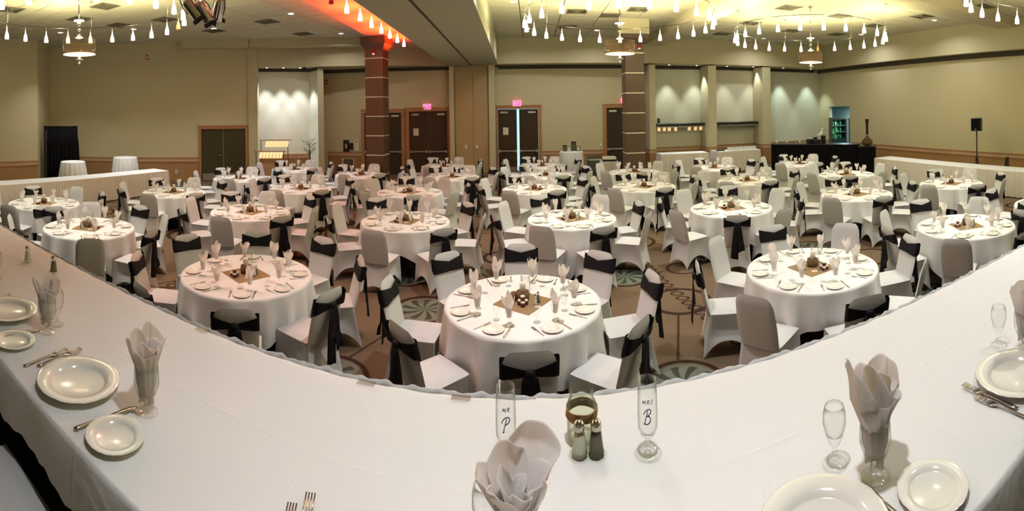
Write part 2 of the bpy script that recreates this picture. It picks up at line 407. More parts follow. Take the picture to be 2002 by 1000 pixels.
fl = MB(); fl.box(-19, 16, -4, 20.5, -.1, 0); struct('floor', fl, 'carpet')
st = MB(); st.box(-16, 13.7, -3.9, 2.3, .004, .93); struct('stage_floor', st, 'stage')['kind'] = 'structure'

# walls ------------------------------------------------
A0, A1 = (-17.6, -3.9), (-15.3, 8.3)
C1, D1 = (-16.65, 9.62), (-10.49, 14.83)
mb = MB(); wall_seg(mb, A0, A1, 0, CEIL); struct('wall_left', mb, 'wall')
mb = MB(); wall_seg(mb, A1, C1, 0, CEIL); struct('wall_left_return', mb, 'wall')['kind'] = 'structure'
mb = MB(); wall_seg(mb, C1, D1, 0, CEIL); struct('wall_left_angled', mb, 'wall')['kind'] = 'structure'
E0 = (-10.15, 14.98); N0 = (-10.65, 15.62); N1 = (-8.95, 17.05); N2 = (-8.3, 16.55); N3 = (-8.12, 16.72); B0 = (-9.1, 17.95)
mb = MB(); wall_seg(mb, D1, E0, 0, CEIL, .3, 0, .06); struct('trim_corner', mb, 'pilaster')['kind'] = 'structure'
mb = MB(); wall_seg(mb, E0, N0, 0, 4.45, .1); wall_seg(mb, N0, N1, 0, 4.45); wall_seg(mb, N1, N2, 0, 4.45, .1)
struct('wall_niche', mb, 'niche')['kind'] = 'structure'
mb = MB(); wall_seg(mb, N2, N3, 0, 4.42, .1); wall_seg(mb, N3, B0, 0, 4.42, .1); struct('wall_niche_end', mb, 'pilaster')['kind'] = 'structure'
wains(A0, A1); wains(N0, N1)
DL0, DL1 = un(389, 340, r=18.2), un(483, 340, r=18.1)
def lerp2(p, q, t): return (p[0] + (q[0] - p[0]) * t, p[1] + (q[1] - p[1]) * t)
def param_on(p, q, px):                                             # place along p->q seen at pixel column px
    th = (px - CX) / F; a, b = sin(th), cos(th); dx, dy = q[0] - p[0], q[1] - p[1]
    return -(p[0] * b - p[1] * a) / (dx * b - dy * a)
def on(p, q, px): return lerp2(p, q, param_on(p, q, px))
dl0, dl1 = on(C1, D1, 388), on(C1, D1, 483.5)
wains(on(C1, D1, 150), dl0); 

BK0, BK1, BK2 = (-9.1, 17.95), (-3.35, 18.85), (13.75, 19.2)
def back(px): return on(BK0, BK1, px) if px < 884 else on(BK1, BK2, px)
mbw = MB()
d3a, d3b = back(972), back(1054)
wall_seg(mbw, BK0, back(884), 0, 4.42); wall_seg(mbw, back(884), d3a, 0, 4.42); wall_seg(mbw, d3b, back(1277), 0, 4.42)
wall_seg(mbw, d3a, d3b, 2.72, 4.42)
struct('wall_back', mbw, 'wall')
wains(on(BK0, BK1, 640), back(706)); wains(back(1060), back(1178)); wains(back(884), back(966))

# buffet niches at the right of the back wall: pilasters in front, recess behind
PY0 = 18.2                                                          # pilaster front plane
def colx(px, y): return y * math.tan((px - CX) / F)
NB = 19.15
mb = MB()
mb.box(colx(1262, NB), 13.9, NB, NB + .15, 0, 4.42)
struct('wall_buffet', mb, 'niche')['kind'] = 'structure'
pil = [(1270, 1282), (1385, 1401), (1491, 1507)]
for i, (a, b) in enumerate(pil):
    mb = MB(); x0, x1 = colx(a, PY0), colx(b, PY0)
    mb.box(x0, x1, PY0, NB, 0, 4.42); o = struct('trim_pilaster_%d' % (i + 1), mb, 'pilaster'); o['kind'] = 'structure'
    for nm, mt, za, zb, t in (('top_rail', 'wood', .885, .935, .03), ('pale_band', 'band', .79, .885, .018), ('lower_rail', 'wood', .74, .79, .03), ('wainscot', 'wains', 0, .74, .012)):
        m2 = MB(); m2.box(x0 - t, x1 + t, PY0 - t, PY0, za, zb); m2.box(x1, x1 + t, PY0, NB, za, zb); m2.box(x0 - t, x0, PY0, NB, za, zb); obj(nm, m2, mt, o)
for a, b in ((1282, 1385), (1401, 1491), (1507, 1600)):
    wains((colx(a, PY0), NB), (colx(b, NB), NB))
RX = 13.75
# right wall with a lit doorway
oy0, oy1 = RX / math.tan((1661 - CX) / F), RX / math.tan((1621 - CX) / F)
mb = MB(); mb.box(RX, RX + .15, -3.9, oy0, 0, CEIL); mb.box(RX, RX + .15, oy1, 19.3, 0, CEIL); mb.box(RX, RX + .15, oy0, oy1, 2.6, CEIL)
struct('wall_right', mb, 'wall')
wains((RX, oy0), (RX, -3.9)); wains((RX, 19.1), (RX, oy1))
mb = MB(); mb.box(-18, 14, -4.1, -3.95, 0, CEIL); struct('wall_front', mb, 'wall')
# soffit above the back walls (drops to 4.45) and dark cove gap under it
mb = MB()
mb.box(colx(972, 18.25), RX, 18.15, 19.4, 4.47, CEIL); struct('trim_soffit_right', mb, 'wall')['kind'] = 'structure'
mb = MB(); mb.box(13.35, RX + .1, -3.9, 18.3, 4.47, CEIL); struct('trim_soffit_side', mb, 'wall')['kind'] = 'structure'
mb = MB(); wall_seg(mb, E0, (-8.7, 16.2), 4.47, CEIL, .9, 0, 0); wall_seg(mb, (-8.7, 16.2), (-3.3, 18.25), 4.47, CEIL, 1.6, 0, 0)
struct('trim_soffit_left', mb, 'wall')['kind'] = 'structure'
mb = MB(); mb.box(colx(972, 18.9), 13.4, 18.95, 19.0, 4.25, 4.47) if False else None
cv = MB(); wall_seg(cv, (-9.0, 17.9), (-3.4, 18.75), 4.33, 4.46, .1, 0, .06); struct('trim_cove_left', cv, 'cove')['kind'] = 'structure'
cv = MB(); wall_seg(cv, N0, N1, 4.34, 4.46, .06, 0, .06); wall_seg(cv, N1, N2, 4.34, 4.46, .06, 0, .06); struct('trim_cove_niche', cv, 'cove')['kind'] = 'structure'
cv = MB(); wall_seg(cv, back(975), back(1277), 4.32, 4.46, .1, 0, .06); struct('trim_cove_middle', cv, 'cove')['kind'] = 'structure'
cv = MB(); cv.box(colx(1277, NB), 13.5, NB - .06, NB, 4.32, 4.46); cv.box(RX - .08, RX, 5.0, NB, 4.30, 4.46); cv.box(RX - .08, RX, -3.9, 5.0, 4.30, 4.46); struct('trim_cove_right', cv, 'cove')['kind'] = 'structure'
# shallow bulkhead on the angled wall
mb = MB(); wall_seg(mb, on(C1, D1, 357), D1, 5.18, CEIL, .45, 0, .45); wall_seg(mb, (-10.2, 14.55), (-5.6, 17.0), 5.18, CEIL, .5, 0, .1); struct('trim_bulkhead', mb, 'wall')['kind'] = 'structure'

# ceiling ------------------------------------------------
cb = MB(); cb.box(-19, 16, -4.1, 20.5, CEIL + .02, CEIL + .2); ceil = struct('ceiling', cb, 'grid')
tw, td = 1.22, .61
tl = MB(); tl.box(-tw / 2 + .013, tw / 2 - .013, -td / 2 + .013, td / 2 - .013, 0, .03); tme = tl.mesh('tile', 'ceil')
rest = MB(); ntile = 0; cand = []
for i in range(-16, 13):
    for j in range(-6, 34):
        x, y = i * tw + .3, j * td + .2
        if x > 14 or x < -17.8 or y > 19.2 or y < -3.8: continue
        r = math.hypot(x, y); th = math.atan2(x, y)
        vis = 11.2 < r < 17.2 and -1.2 < th < 1.12 and not (-3.4 < x < -.9)
        cand.append((0 if vis else 1, r, x, y))
cand.sort()
for k, (nv, r, x, y) in enumerate(cand):
    if k < 300 and not nv: link('tile', tme, ceil, (x, y, CEIL))
    else: rest.box(x - tw / 2 + .013, x + tw / 2 - .013, y - td / 2 + .013, y + td / 2 - .013, CEIL, CEIL + .03)
o = obj('outer_tiles', rest, 'ceil', ceil); o['kind'] = 'stuff'
# big beam with partition track, running to the back wall
def prism(mb, pts, z0, z1, mi=0):
    n = len(pts); mb.add([(x, y, z) for z in (z0, z1) for x, y in pts], [tuple(range(n - 1, -1, -1)), tuple(range(n, 2 * n))] + [(i, (i + 1) % n, n + (i + 1) % n, n + i) for i in range(n)], False, mi)
mb = MB(); prism(mb, [(-2.26, -3.9), (-.54, -3.9), (-1.36, 19), (-3.5, 19)], 4.48, CEIL); bm_ = struct('trim_beam_large', mb, 'beam_shaded'); bm_['kind'] = 'structure'
mb = MB(); prism(mb, [(-1.52, -3.9), (-1.47, -3.9), (-2.42, 18.6), (-2.47, 18.6)], 4.468, 4.482); obj('partition_track', mb, 'cove', bm_)
mb = MB(); prism(mb, [(-3.72, -3.9), (-2.2, -3.9), (-3.4, 18.2), (-5.69, 18.2)], 5.15, CEIL); struct('trim_soffit_red', mb, 'strip')['kind'] = 'structure'
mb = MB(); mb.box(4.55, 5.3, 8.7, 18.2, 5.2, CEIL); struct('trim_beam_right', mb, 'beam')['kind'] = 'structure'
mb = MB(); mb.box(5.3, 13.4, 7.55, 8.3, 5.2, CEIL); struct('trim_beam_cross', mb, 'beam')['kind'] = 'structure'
# partition pocket at the foot of the beam
ppL, ppR = back(881), back(969)
mb = MB(); wall_seg(mb, ppL, ppR, 0, 4.47, .1, 0, .2); pk = struct('wall_pocket', mb, 'panel'); pk['kind'] = 'structure'
for a, b in ((881, 890), (957, 969)):
    mb = MB(); wall_seg(mb, back(a), back(b), 0, 4.47, .1, 0, .34); obj('pocket_jamb', mb, 'pilaster', pk)
for a, b in ((891.5, 926), (926.6, 956)):
    mb = MB(); wall_seg(mb, back(a), back(b), .1, 4.3, .05, 0, .24); obj('panel', mb, 'panel', pk)

# doors ------------------------------------------------
def frame_mx(p, q):
    p, q = Vector(p), Vector(q); d = (q - p); L = d.length; d.normalize(); n = Vector((d.y, -d.x))
    return Matrix(((d.x, n.x, 0, p.x), (d.y, n.y, 0, p.y), (0, 0, 1, 0), (0, 0, 0, 1))), L
def door(num, p, q, top, leafmat='door', gap=.008, kick=False, fw=.13, off=0.0, closer=True, notice=None, bars=True):
    mx, L = frame_mx(p, q)
    root = bpy.data.objects.new('door_%d' % num, None); COL.objects.link(root); root['kind'] = 'structure'; root.matrix_world = mx
    fr = MB(); fr.bevbox(0, fw, off, off + .10, 0, top - fw, .008); fr.bevbox(L - fw, L, off, off + .10, 0, top - fw, .008); fr.box(0, L, off, off + .10, top - fw, top)
    fr.box(-.02, L + .02, off, off + .12, top, top + .03)
    obj('frame', fr, 'wood', root)
    mid = L / 2
    for k, (a, b) in enumerate(((fw, mid - gap), (mid + gap, L - fw))):
        lf = MB(); lf.bevbox(a + .004, b - .004, off + .005, off + .05, .012, top - fw - .006, .004); le = obj('leaf', lf, leafmat, root)
        if closer:
            c = MB(); cc = a + (b - a) * (.33 if k == 0 else .67); c.bevbox(cc - .16, cc + .16, off + .05, off + .11, top - fw - .17, top - fw - .09, .01); obj('door_closer', c, 'steel', le)
        if bars:
            c = MB(); c.bevbox(a + .04, b - .03, off + .05, off + .10, .93, .98, .008); c.box(a + .02, a + .10, off + .05, off + .12, .90, 1.0); c.box(b - .10, b - .02, off + .05, off + .12, .90, 1.0); obj('push_bar', c, 'steel', le)
        else:
            if k == 0:
                c = MB(); c.cyl((b - .08, off + .05, 1.0), (b - .08, off + .10, 1.0), .02); c.cyl((b - .08, off + .09, 1.0), (b - .2, off + .09, 1.0), .012); obj('handle', c, 'steel', le)
        if kick:
            c = MB(); c.box(a + .04, b - .04, off + .05, off + .055, .03, .30); obj('kick_plate', c, 'steel', le)
        if notice == k:
            c = MB(); c.box(mid - .62, mid - .40, off + .05, off + .054, 1.62, 1.92); nt_ = obj('paper_notice', c, 'paper', le)
            nt_['label'] = 'white paper notice'
    return root
def off_back(px, d):
    p = back(px); return (p[0], p[1])
door(1, dl0, dl1, 2.14, 'door_green', closer=False, bars=False, kick=True, fw=.10)
door(2, back(707), back(790.5), 2.72)
door(3, back(794), back(880), 2.76, notice=0)
door(4, back(967), back(1058), 2.80, gap=.045, notice=0, kick=True, off=-.02)
door(5, back(1179), back(1264), 2.80)
mb = MB(); mb.box(d3a[0] - .3, d3b[0] + .3, 20.0, 20.1, 0, 3); struct('wall_daylight_panel', mb, 'day')['kind'] = 'structure'  # added glowing panel, gives the daylight in the door gap
mb = MB(); mb.box(-2.5, 1.5, 19.25, 20.1, -.02, -.002); struct('floor_daylight_panel', mb, 'day')['kind'] = 'structure'  # added glowing floor piece for the same daylight
# lit doorway in the right wall
wn = MB(); yb0, yb1 = oy0 - .02, oy1 + .02
yb1 += 2.2; wn.box(RX + .15, RX + 2.0, yb0, yb0 + .02, 0, 2.7); wn.box(RX + .15, RX + 2.0, yb1 - .02, yb1, 0, 2.7); wn.box(RX + 1.98, RX + 2.0, yb0, yb1, 0, 2.7); wn.box(RX + .15, RX + 2.0, yb0, yb1, 2.6, 2.7); wn.box(RX + .15, RX + .17, oy1, yb1, 0, 2.7); wn.box(RX + .15, RX + 2, yb0, yb1, -.02, 0)
o = struct('wall_back_room', wn, 'backroom'); o['kind'] = 'structure'
fr = MB(); fr.box(RX - .03, RX + .15, oy0, oy0 + .05, 0, 2.05); fr.box(RX - .03, RX + .15, oy1 - .05, oy1, 0, 2.05); fr.box(RX - .03, RX + .02, oy0, oy1, 1.98, 2.02)
o = struct('door_6', fr, 'col')
lamp('AREA', 'back_room_lamp', (RX + .9, (oy0 + oy1) / 2 + .6, 2.55), 60, (.62, .93, 1), .5)

def px_thing(p, dz=0): return (p.x, p.y, p.z + dz)
# ================================================================== COLUMNS, CEILING FIXTURES
def column(name, x, y, top, label, box=False):
    t = thing(name, label, 'column', (x, y, 0))
    hw = .31
    segs = [0.02, .55, 1.195, 1.84, 2.485, 3.13, 3.775, 4.42]
    for a, b in zip(segs[:-1], segs[1:]):
        m_ = MB(); m_.bevbox(-hw, hw, -hw, hw, a + .016, b - .016, .008); obj('panel', m_, 'col', t)
        s_ = MB(); s_.box(-hw + .03, hw - .03, -hw + .03, hw - .03, b - .02, b + .02) if False else s_.box(-hw - .004, hw + .004, -hw - .004, hw + .004, b - .016, b + .016)
        obj('metal_strip', s_, 'stripmetal', t)
    core = MB(); core.box(-hw + .03, hw - .03, -hw + .03, hw - .03, 0, top); obj('core', core, 'col', t)
    c = MB(); c.add([(sx * (hw + e), sy * (hw + e), z) for z, e in ((4.43, 0), (4.70, .01), (4.78, .05), (4.90, .12), (top if not box else 5.02, .12), (top if not box else 5.02, -.05)) for sx, sy in ((-1, -1), (1, -1), (1, 1), (-1, 1))],
        [(r * 4 + i, r * 4 + (i + 1) % 4, r * 4 + 4 + (i + 1) % 4, r * 4 + 4 + i) for r in range(5) for i in range(4)])
    obj('capital', c, 'col', t)
    if box:
        b = MB(); b.box(-.46, .46, -.46, .46, 5.02, CEIL); obj('cream_box', b, 'wall', t)
    return t
column('square_column', -5.13, 14.7, 5.15, 'dark wood square column with metal strips, left one under the red soffit')
column('square_column', 3.30, 14.75, 5.5, 'dark wood square column with metal strips, right one under a cream box', True)
# small sconces on the capitals
for (x, y, z), lb in (((-5.13, 14.7 - .335, 4.62), 'small lit wall lamp high on the left square column'), ((3.45, 14.75 - .335, 4.62), 'small lit wall lamp high on the right square column')):
    t = thing('wall_lamp', lb, 'lamp', (x, y, z)); b = MB(); b.lathe([(.0, .05), (.05, .05), (.07, -.05), (.06, -.06)], 12); obj('shade', b, 'redlight', t)
    b = MB(); b.lathe([(0, -.075), (.045, -.05), (.045, -.03)], 12); obj('bulb', b, 'lens', t)

PEND = [(.0, .26), (.006, .26), (.009, .195), (.022, .165), (.040, .10), (.047, .035), (.046, 0), (.0, -.004)]
pme = MB().lathe([(r, z) for r, z in PEND], 12).mesh('pendant', 'pend'); pmo = MB().lathe(PEND, 12).mesh('pendant', 'pend_off'); pmr = MB().lathe(PEND, 12).mesh('pendant', 'pend_red')
for x, y, nm in RINGS:
    t = thing('ring_light', 'circular ceiling track with glowing bottle-shaped pendants, the %s ring' % nm, 'ceiling light', (x, y, 4.82), 0, 'ring lights')
    m_ = MB(); m_.tube([(RR * cos(2 * PI * k / 64), RR * sin(2 * PI * k / 64), 0) for k in range(64)], .007, 6, closed=True); obj('track', m_, 'darkleg', t)
    for k in range(6):
        a = 2 * PI * (k + .3) / 6; m_ = MB(); m_.cyl((RR * cos(a), RR * sin(a), 0), (RR * cos(a), RR * sin(a), CEIL - 4.82), .004, n=6); m_.cyl((RR * cos(a), RR * sin(a), CEIL - 4.85), (RR * cos(a), RR * sin(a), CEIL - 4.82), .05, n=10); obj('suspension_rod', m_, 'steel', t)
    for k in range(24):
        a = 2 * PI * (k + .25) / 24; pos = (RR * cos(a), RR * sin(a))
        if (nm == 'left' and k == 4) or (nm == 'right' and k == 3): o = link('pendant', pmo, t, (*pos, -.37)); o['label'] = 'unlit amber pendant'
        else: o = link('pendant', pme, t, (*pos, -.37))
        m_ = MB(); m_.cyl((0, 0, .25), (0, 0, .37), .006, n=6)
        if k == 0: stem = m_.mesh('stem', 'steel')
        link('stem', stem, o)
# chandelier in each ring
def make_chandelier():
    t = thing('chandelier', '', 'chandelier')
    m_ = MB(); m_.cyl((0, 0, .62), (0, 0, 1.5), .012, n=8); m_.lathe([(.0, 1.42), (.06, 1.44), (.08, 1.5)], 14); obj('rod', m_, 'chrome', t)
    m_ = MB()
    for z, r in ((.50, .05), (.38, .04), (.27, .035)): m_.lathe([(r * sin(PI * k / 8), z - r * cos(PI * k / 8)) for k in range(9)], 14)
    obj('crystal_balls', m_, 'chrome', t)
    m_ = MB(); m_.lathe([(.02, .60), (.11, .58), (.11, .565), (.02, .57)], 20); obj('upper_dish', m_, 'diff', t)
    m_ = MB(); m_.lathe([(.02, .2), (.09, .22), (.02, .26)], 12); obj('lower_dish', m_, 'diff', t)
    m_ = MB(); m_.lathe([(.34, -.13), (.34, .17), (.336, .17), (.336, -.13)], 40); obj('shade', m_, 'mesh', t)
    m_ = MB(); m_.lathe([(.0, -.15), (.15, -.145), (.335, -.125), (.335, -.115), (0, -.12)], 40); obj('diffuser', m_, 'diff', t)
    m_ = MB(); m_.lathe([(0, -.34), (.02, -.33), (.028, -.30), (.01, -.28), (.01, -.26), (.085, -.235), (.085, -.225), (.02, -.21), (.035, -.18), (.012, -.15)], 16); obj('finial', m_, 'chrome', t)
    return t
K = Kit(make_chandelier)
for x, y, nm in RINGS[:3] + RINGS[3:]:
    K.put('drum chandelier with smoky shade and crystal balls inside the %s ring' % nm, (x, y, 4.0), 0, 'drum chandeliers')
# straight run of pendants under the red soffit
t = thing('track_light', 'straight ceiling track with a row of pendants under the red soffit', 'ceiling light', (-3.45, 7.0, 5.1))
m_ = MB(); m_.tube([(0.05, -1.5, 0), (-.45, 7.0, 0)], .012, 6)
for yy in (-1.2, 2.5, 6.5): m_.cyl((-.02 - yy * .05, yy, 0), (-.02 - yy * .05, yy, .06), .02)
obj('track', m_, 'steel', t)
for k in range(10):
    yy = -1.1 + k * .83
    o = link('pendant', pmr if k == 2 else pme, t, (-.02 - yy * .05, yy, -.50))
    if k == 2: o['label'] = 'dark red unlit pendant'
    m_ = MB().cyl((0, 0, .25), (0, 0, .50), .006, n=6); obj('stem', m_, 'steel', o)
# downlights
K = Kit(lambda: (lambda t: (obj('trim_ring', MB().lathe([(.085, .0), (.115, -.012), (.12, 0)], 20), 'white', t), obj('lens', MB().lathe([(0, -.004), (.085, -.004)], 20), 'lens', t), t)[-1])(thing('downlight', '', 'downlight')))
names_d = ['above the leftmost corner', 'above the left cocktail tables', 'above the grey left door', 'left of the red soffit', 'behind the left column', 'right of the large beam', 'above the lit doors',
           'behind the middle ring', 'left of the first right pilaster', 'above the last buffet niche', 'right of the right ring', 'near the right wall', 'at the right picture edge']
for i, (x, y) in enumerate(DOWN[:13]):
    K.put('round recessed downlight in the tiled ceiling ' + names_d[i], (x, y, CEIL), 0, 'recessed downlights')
for i, (x, y) in enumerate(DOWN[13:]):
    K.put('round recessed downlight above the picture, ' + ('over the left end of the stage front', 'under the left ring', 'left of the beam near the stage', 'right of the beam, middle of the room', 'right of the beam near the stage', 'before the middle ring', 'between stage and middle ring', 'between stage and right ring', 'over the front right table', 'behind the right square column', 'over the bar end of the right buffet')[i], (x, y, CEIL), 0, 'overhead downlights')
# vents
def make_vent():
    t = thing('ceiling_vent', '', 'vent')
    m_ = MB(); 
    for a, b, c, d in ((-.3, .3, -.3, -.26), (-.3, .3, .26, .3), (-.3, -.26, -.26, .26), (.26, .3, -.26, .26)): m_.box(a, b, c, d, -.015, 0)
    obj('frame', m_, 'vent', t); obj('throat', MB().box(-.26, .26, -.26, .26, -.004, 0), 'ventdark', t)
    for k in range(4):
        m_ = MB(); s_ = .24 - k * .06
        for a, b, c, d in ((-s_, s_, -s_, -s_ + .02), (-s_, s_, s_ - .02, s_), (-s_, -s_ + .02, -s_, s_), (s_ - .02, s_, -s_, s_)): m_.box(a, b, c, d, -.022, -.006)
        obj('louvre', m_, 'vent', t)
    return t
K = Kit(make_vent)
vents = [(22, 19, 'left edge of the picture'), (205, 12, 'inside the left ring'), (155, 37, 'behind the left chandelier'), (232, 49, 'right of the left chandelier'), (322, 38, 'right end of the left ring'),
         (418, 60, 'above the grey left door'), (522, 42, 'left of the red soffit'), (592, 66, 'above the white niche'), (1128, 22, 'left half of the middle ring'), (1248, 18, 'right of the middle chandelier'),
         (1110, 52, 'under the middle ring arc'), (1412, 66, 'above the second pilaster'), (1542, 15, 'top of the right ring'), (1467, 45, 'left side of the right ring'), (1636, 67, 'right of the right chandelier'),
         (1708, 50, 'right side of the right ring'), (1803, 32, 'right of the right ring'), (1920, 13, 'top right ceiling')]
for px, py, lb in vents:
    p = un(px, py, z=CEIL); K.put('square metal ceiling vent at the ' + lb, (p.x, p.y, CEIL), 0, 'ceiling vents')
K = Kit(lambda: tag(obj('access_panel', MB().box(-.3, .3, -.3, .3, -.012, 0).box(-.26, .26, -.26, .26, -.02, -.012), 'vent'), '', 'panel'))
for px, py, lb in ((1193, 30, 'behind the middle chandelier'), (1642, 31, 'right of the right chandelier'), (1547, 60, 'left of the right chandelier')):
    p = un(px, py, z=CEIL); K.put('flat square ceiling access panel ' + lb, (p.x, p.y, CEIL), 0, 'access panels')

# stage spotlights cluster, upper left
def par_can(name, label, loc, rot, m_='chrome'):
    t = thing(name, label, 'spotlight', loc, rot)
    b = MB(); b.lathe([(.02, .22), (.07, .21), (.085, .15), (.09, -.12), (.105, -.16), (.10, -.16), (.083, -.12), (.08, .1)], 20); obj('can', b, m_, t)
    b = MB(); b.lathe([(0, -.10), (.08, -.11)], 16); obj('lens', b, 'blackgloss', t)
    b = MB(); b.tube([(-.11, 0, 0), (-.12, 0, .1), (-.06, 0, .30), (.06, 0, .30), (.12, 0, .1), (.11, 0, 0)], .01, 6); obj('yoke', b, 'blackgloss', t)
    b = MB(); b.box(-.09, .09, -.105, -.10, -.20, -.13); obj('barn_door', b, 'blackgloss', t)
    b = MB(); b.box(-.09, .09, .10, .105, -.20, -.13); obj('barn_door', b, 'blackgloss', t)
    t.scale = (.85, .85, .85)
    return t
bp_ = un(405, 2, r=6.2)
t = thing('lighting_bar', 'black lighting bar hung from the ceiling holding the stage spotlights', 'bar', bp_)
m_ = MB(); m_.cyl((-.5, -.3, .12), (.45, .3, .12), .025); 
for s_ in (-.35, .35): m_.cyl((s_, s_ * .6, .12), (s_, s_ * .6, CEIL - .01 - bp_.z), .02)
obj('pipe', m_, 'blackgloss', t)
BAR = t
for px, py, rt, lb in ((378, 20, (.5, -.5, .2), 'leftmost polished stage spotlight hanging at upper left'), (400, 26, (.5, -.45, .4), 'middle polished stage spotlight hanging at upper left'), (427, 22, (.45, .6, .1), 'rightmost polished stage spotlight hanging at upper left')):
    q = un(px, py, r=6.1); par_can('stage_spotlight', lb, q, rt)['group'] = 'stage spotlights'
    obj('drop_rod', MB().cyl(q + Vector((0, 0, .20)) - bp_, Vector((q.x, q.y, CEIL - .005)) - bp_, .012), 'blackgloss', BAR)

# ================================================================== WALL ITEMS
def exit_sign(px, py, lb):
    p = back(px); y = p[1] - .06; z = H + (213 - py) / F * math.hypot(p[0], p[1])
    t = thing('exit_sign', lb, 'sign', (p[0], y - .03, z), 0, 'exit signs')
    obj('case', MB().bevbox(-.16, .16, -.03, .05, -.10, .10, .008), 'exit', t)
    obj('rim', MB().box(-.165, .165, -.034, -.028, -.105, -.09).box(-.165, .165, -.034, -.028, .09, .105).box(-.165, -.15, -.034, -.028, -.09, .09).box(.15, .165, -.034, -.028, -.09, .09), 'exitink', t)
    lt_ = MB(); w_, h_ = .011, .05
    def bar(x0, z0, x1, z1):
        d = Vector((x1 - x0, 0, z1 - z0)); n_ = Vector((-d.z, 0, d.x)).normalized() * w_ / 2; a_, b_ = Vector((x0, -.037, z0)), Vector((x1, -.037, z1)); e = Vector((0, .004, 0))
        lt_.add([a_ - n_, b_ - n_, b_ + n_, a_ + n_, a_ - n_ + e, b_ - n_ + e, b_ + n_ + e, a_ + n_ + e], [(0, 1, 2, 3), (7, 6, 5, 4), (0, 4, 5, 1), (1, 5, 6, 2), (2, 6, 7, 3), (3, 7, 4, 0)])
    for z_ in (-h_, 0, h_): bar(-.11, z_, -.06, z_)
    bar(-.11, -h_, -.11, h_); bar(-.045, -h_, .005, h_); bar(.005, -h_, -.045, h_); bar(.03, -h_, .03, h_); bar(.055, h_, .115, h_); bar(.085, -h_, .085, h_)
    obj('lettering', lt_, 'exitink', t)
exit_sign(836, 204, 'pink lit exit sign above the left brown doors')
exit_sign(1011, 200, 'pink lit exit sign above the doors with a light gap')
exit_sign(1221, 197, 'pink lit exit sign half hidden by the right column')
def on_wall(name, label, cat, p, q, px, z, parts, off=0):
    b = on(p, q, px); d = Vector((q[0] - p[0], q[1] - p[1])); a = math.atan2(d.y, d.x)
    t = thing(name, label, cat, (b[0] + sin(a) * off, b[1] - cos(a) * off, z), a)
    for nm, mbx, mt in parts: obj(nm, mbx, mt, t)
    return t
def strobe(): return [('base', MB().bevbox(-.06, .06, -.04, 0, -.10, .10, .006), 'redlight'), ('lens', MB().bevbox(-.035, .035, -.06, -.04, -.04, .04, .005), 'lid')]
on_wall('fire_alarm', 'small red fire alarm strobe high on the angled left wall', 'alarm', C1, D1, 289, 4.9, strobe())
on_wall('fire_alarm', 'small red fire alarm strobe right of the white niche', 'alarm', BK0, BK1, 638, 3.95, strobe())
on_wall('power_outlet', 'white wall outlet low on the wall left of the grey door', 'outlet', C1, D1, 344, .38, [('plate', MB().bevbox(-.05, .05, -.03, -.012, -.07, .07, .004), 'white'), ('socket', MB().box(-.02, .02, -.034, -.03, -.04, -.01).box(-.02, .02, -.034, -.03, .01, .04), 'grey')])
for px, lb in ((912, 'left of the pocket seam'), (933, 'right of the pocket seam')):
    b = back(px); o = tag(obj('wall_switch', MB().bevbox(-.05, .05, -.025, 0, -.07, .07, .004), 'lid', loc=(b[0], b[1] - .24, 1.15), rot=0), 'pale wall switch plate ' + lb, 'switch', 'switch plates on the pocket')
b = back(1174); tag(obj('wall_switch', MB().bevbox(-.04, .04, -.02, 0, -.06, .06, .004).box(-.01, .01, -.03, -.02, -.02, .02), 'lid', loc=(b[0], b[1], 1.15)), 'pale light switch left of the rightmost doors', 'switch')
# framed board, phone and notice left of the left doors
for px, pw, za, zb, mt, nm, lb, ct in ((677, .13, .95, 1.45, 'door', 'wall_board', 'dark framed board with a small pale plate beside the left column', 'board'), (686, .10, 1.05, 1.32, 'blackgloss', 'wall_phone', 'black wall phone beside the dark framed board', 'phone'), (697, .11, .98, 1.46, 'paper', 'paper_notice', 'pale paper notice on the wall left of the doors', 'notice')):
    b = back(px); t = thing(nm, lb, ct, (b[0], b[1] - .03, (za + zb) / 2)); h = (zb - za) / 2
    obj('panel', MB().bevbox(-pw, pw, -.04, 0, -h, h, .006), mt, t)
    if nm == 'wall_board': obj('plate', MB().box(-.03, .03, -.045, -.04, -.1, .08), 'white', t)
    if nm == 'wall_phone': obj('receiver', MB().tube([(-.03, -.06, -.1), (-.05, -.08, 0), (-.03, -.06, .1)], .022, 8), 'blackgloss', t)
    if nm == 'paper_notice': obj('clip', MB().box(-.04, .04, -.05, -.04, h - .1, h - .06), 'grey', t)
px = 1248; b = (colx(1268, 18.6), 18.6)
tag(obj('wall_phone', MB().bevbox(-.03, .02, -.12, .12, -.18, .18, .006).box(-.05, -.03, -.05, .05, -.12, .1), 'blackgloss', loc=(b[0], b[1], 1.35)), 'black wall phone on the side of the first pilaster', 'phone')
# niche spotlights
def niche_spots(p, q, pxs, z, color, power, offs, lbl):
    K = Kit(lambda: (lambda t: (obj('trim_ring', MB().lathe([(.05, 0), (.07, -.01), (.075, 0)], 16), 'white', t), obj('lens', MB().lathe([(0, -.02), (.05, -.004)], 16), 'lens', t), t)[-1])(thing('niche_spotlight', '', 'spotlight')))
    for i, px in enumerate(pxs):
        b = on(p, q, px); d = Vector((q[0] - p[0], q[1] - p[1])).normalized(); n = Vector((d.y, -d.x))
        x, y = b[0] + n.x * offs, b[1] + n.y * offs
        K.put(lbl[i], (x, y, z), 0, 'spotlights over the niches')
        lamp('SPOT', 'niche_beam', (x, y, z - .03), power * 2.2, color, .03, rot=(.10 * -1, 0, math.atan2(d.y, d.x)), spot=1.15, blend=.55)
niche_spots(N0, N1, (520, 552, 584), 4.47, (.95, .95, 1), 150, .42, ['left small spotlight over the white niche', 'middle small spotlight over the white niche', 'right small spotlight over the white niche'])
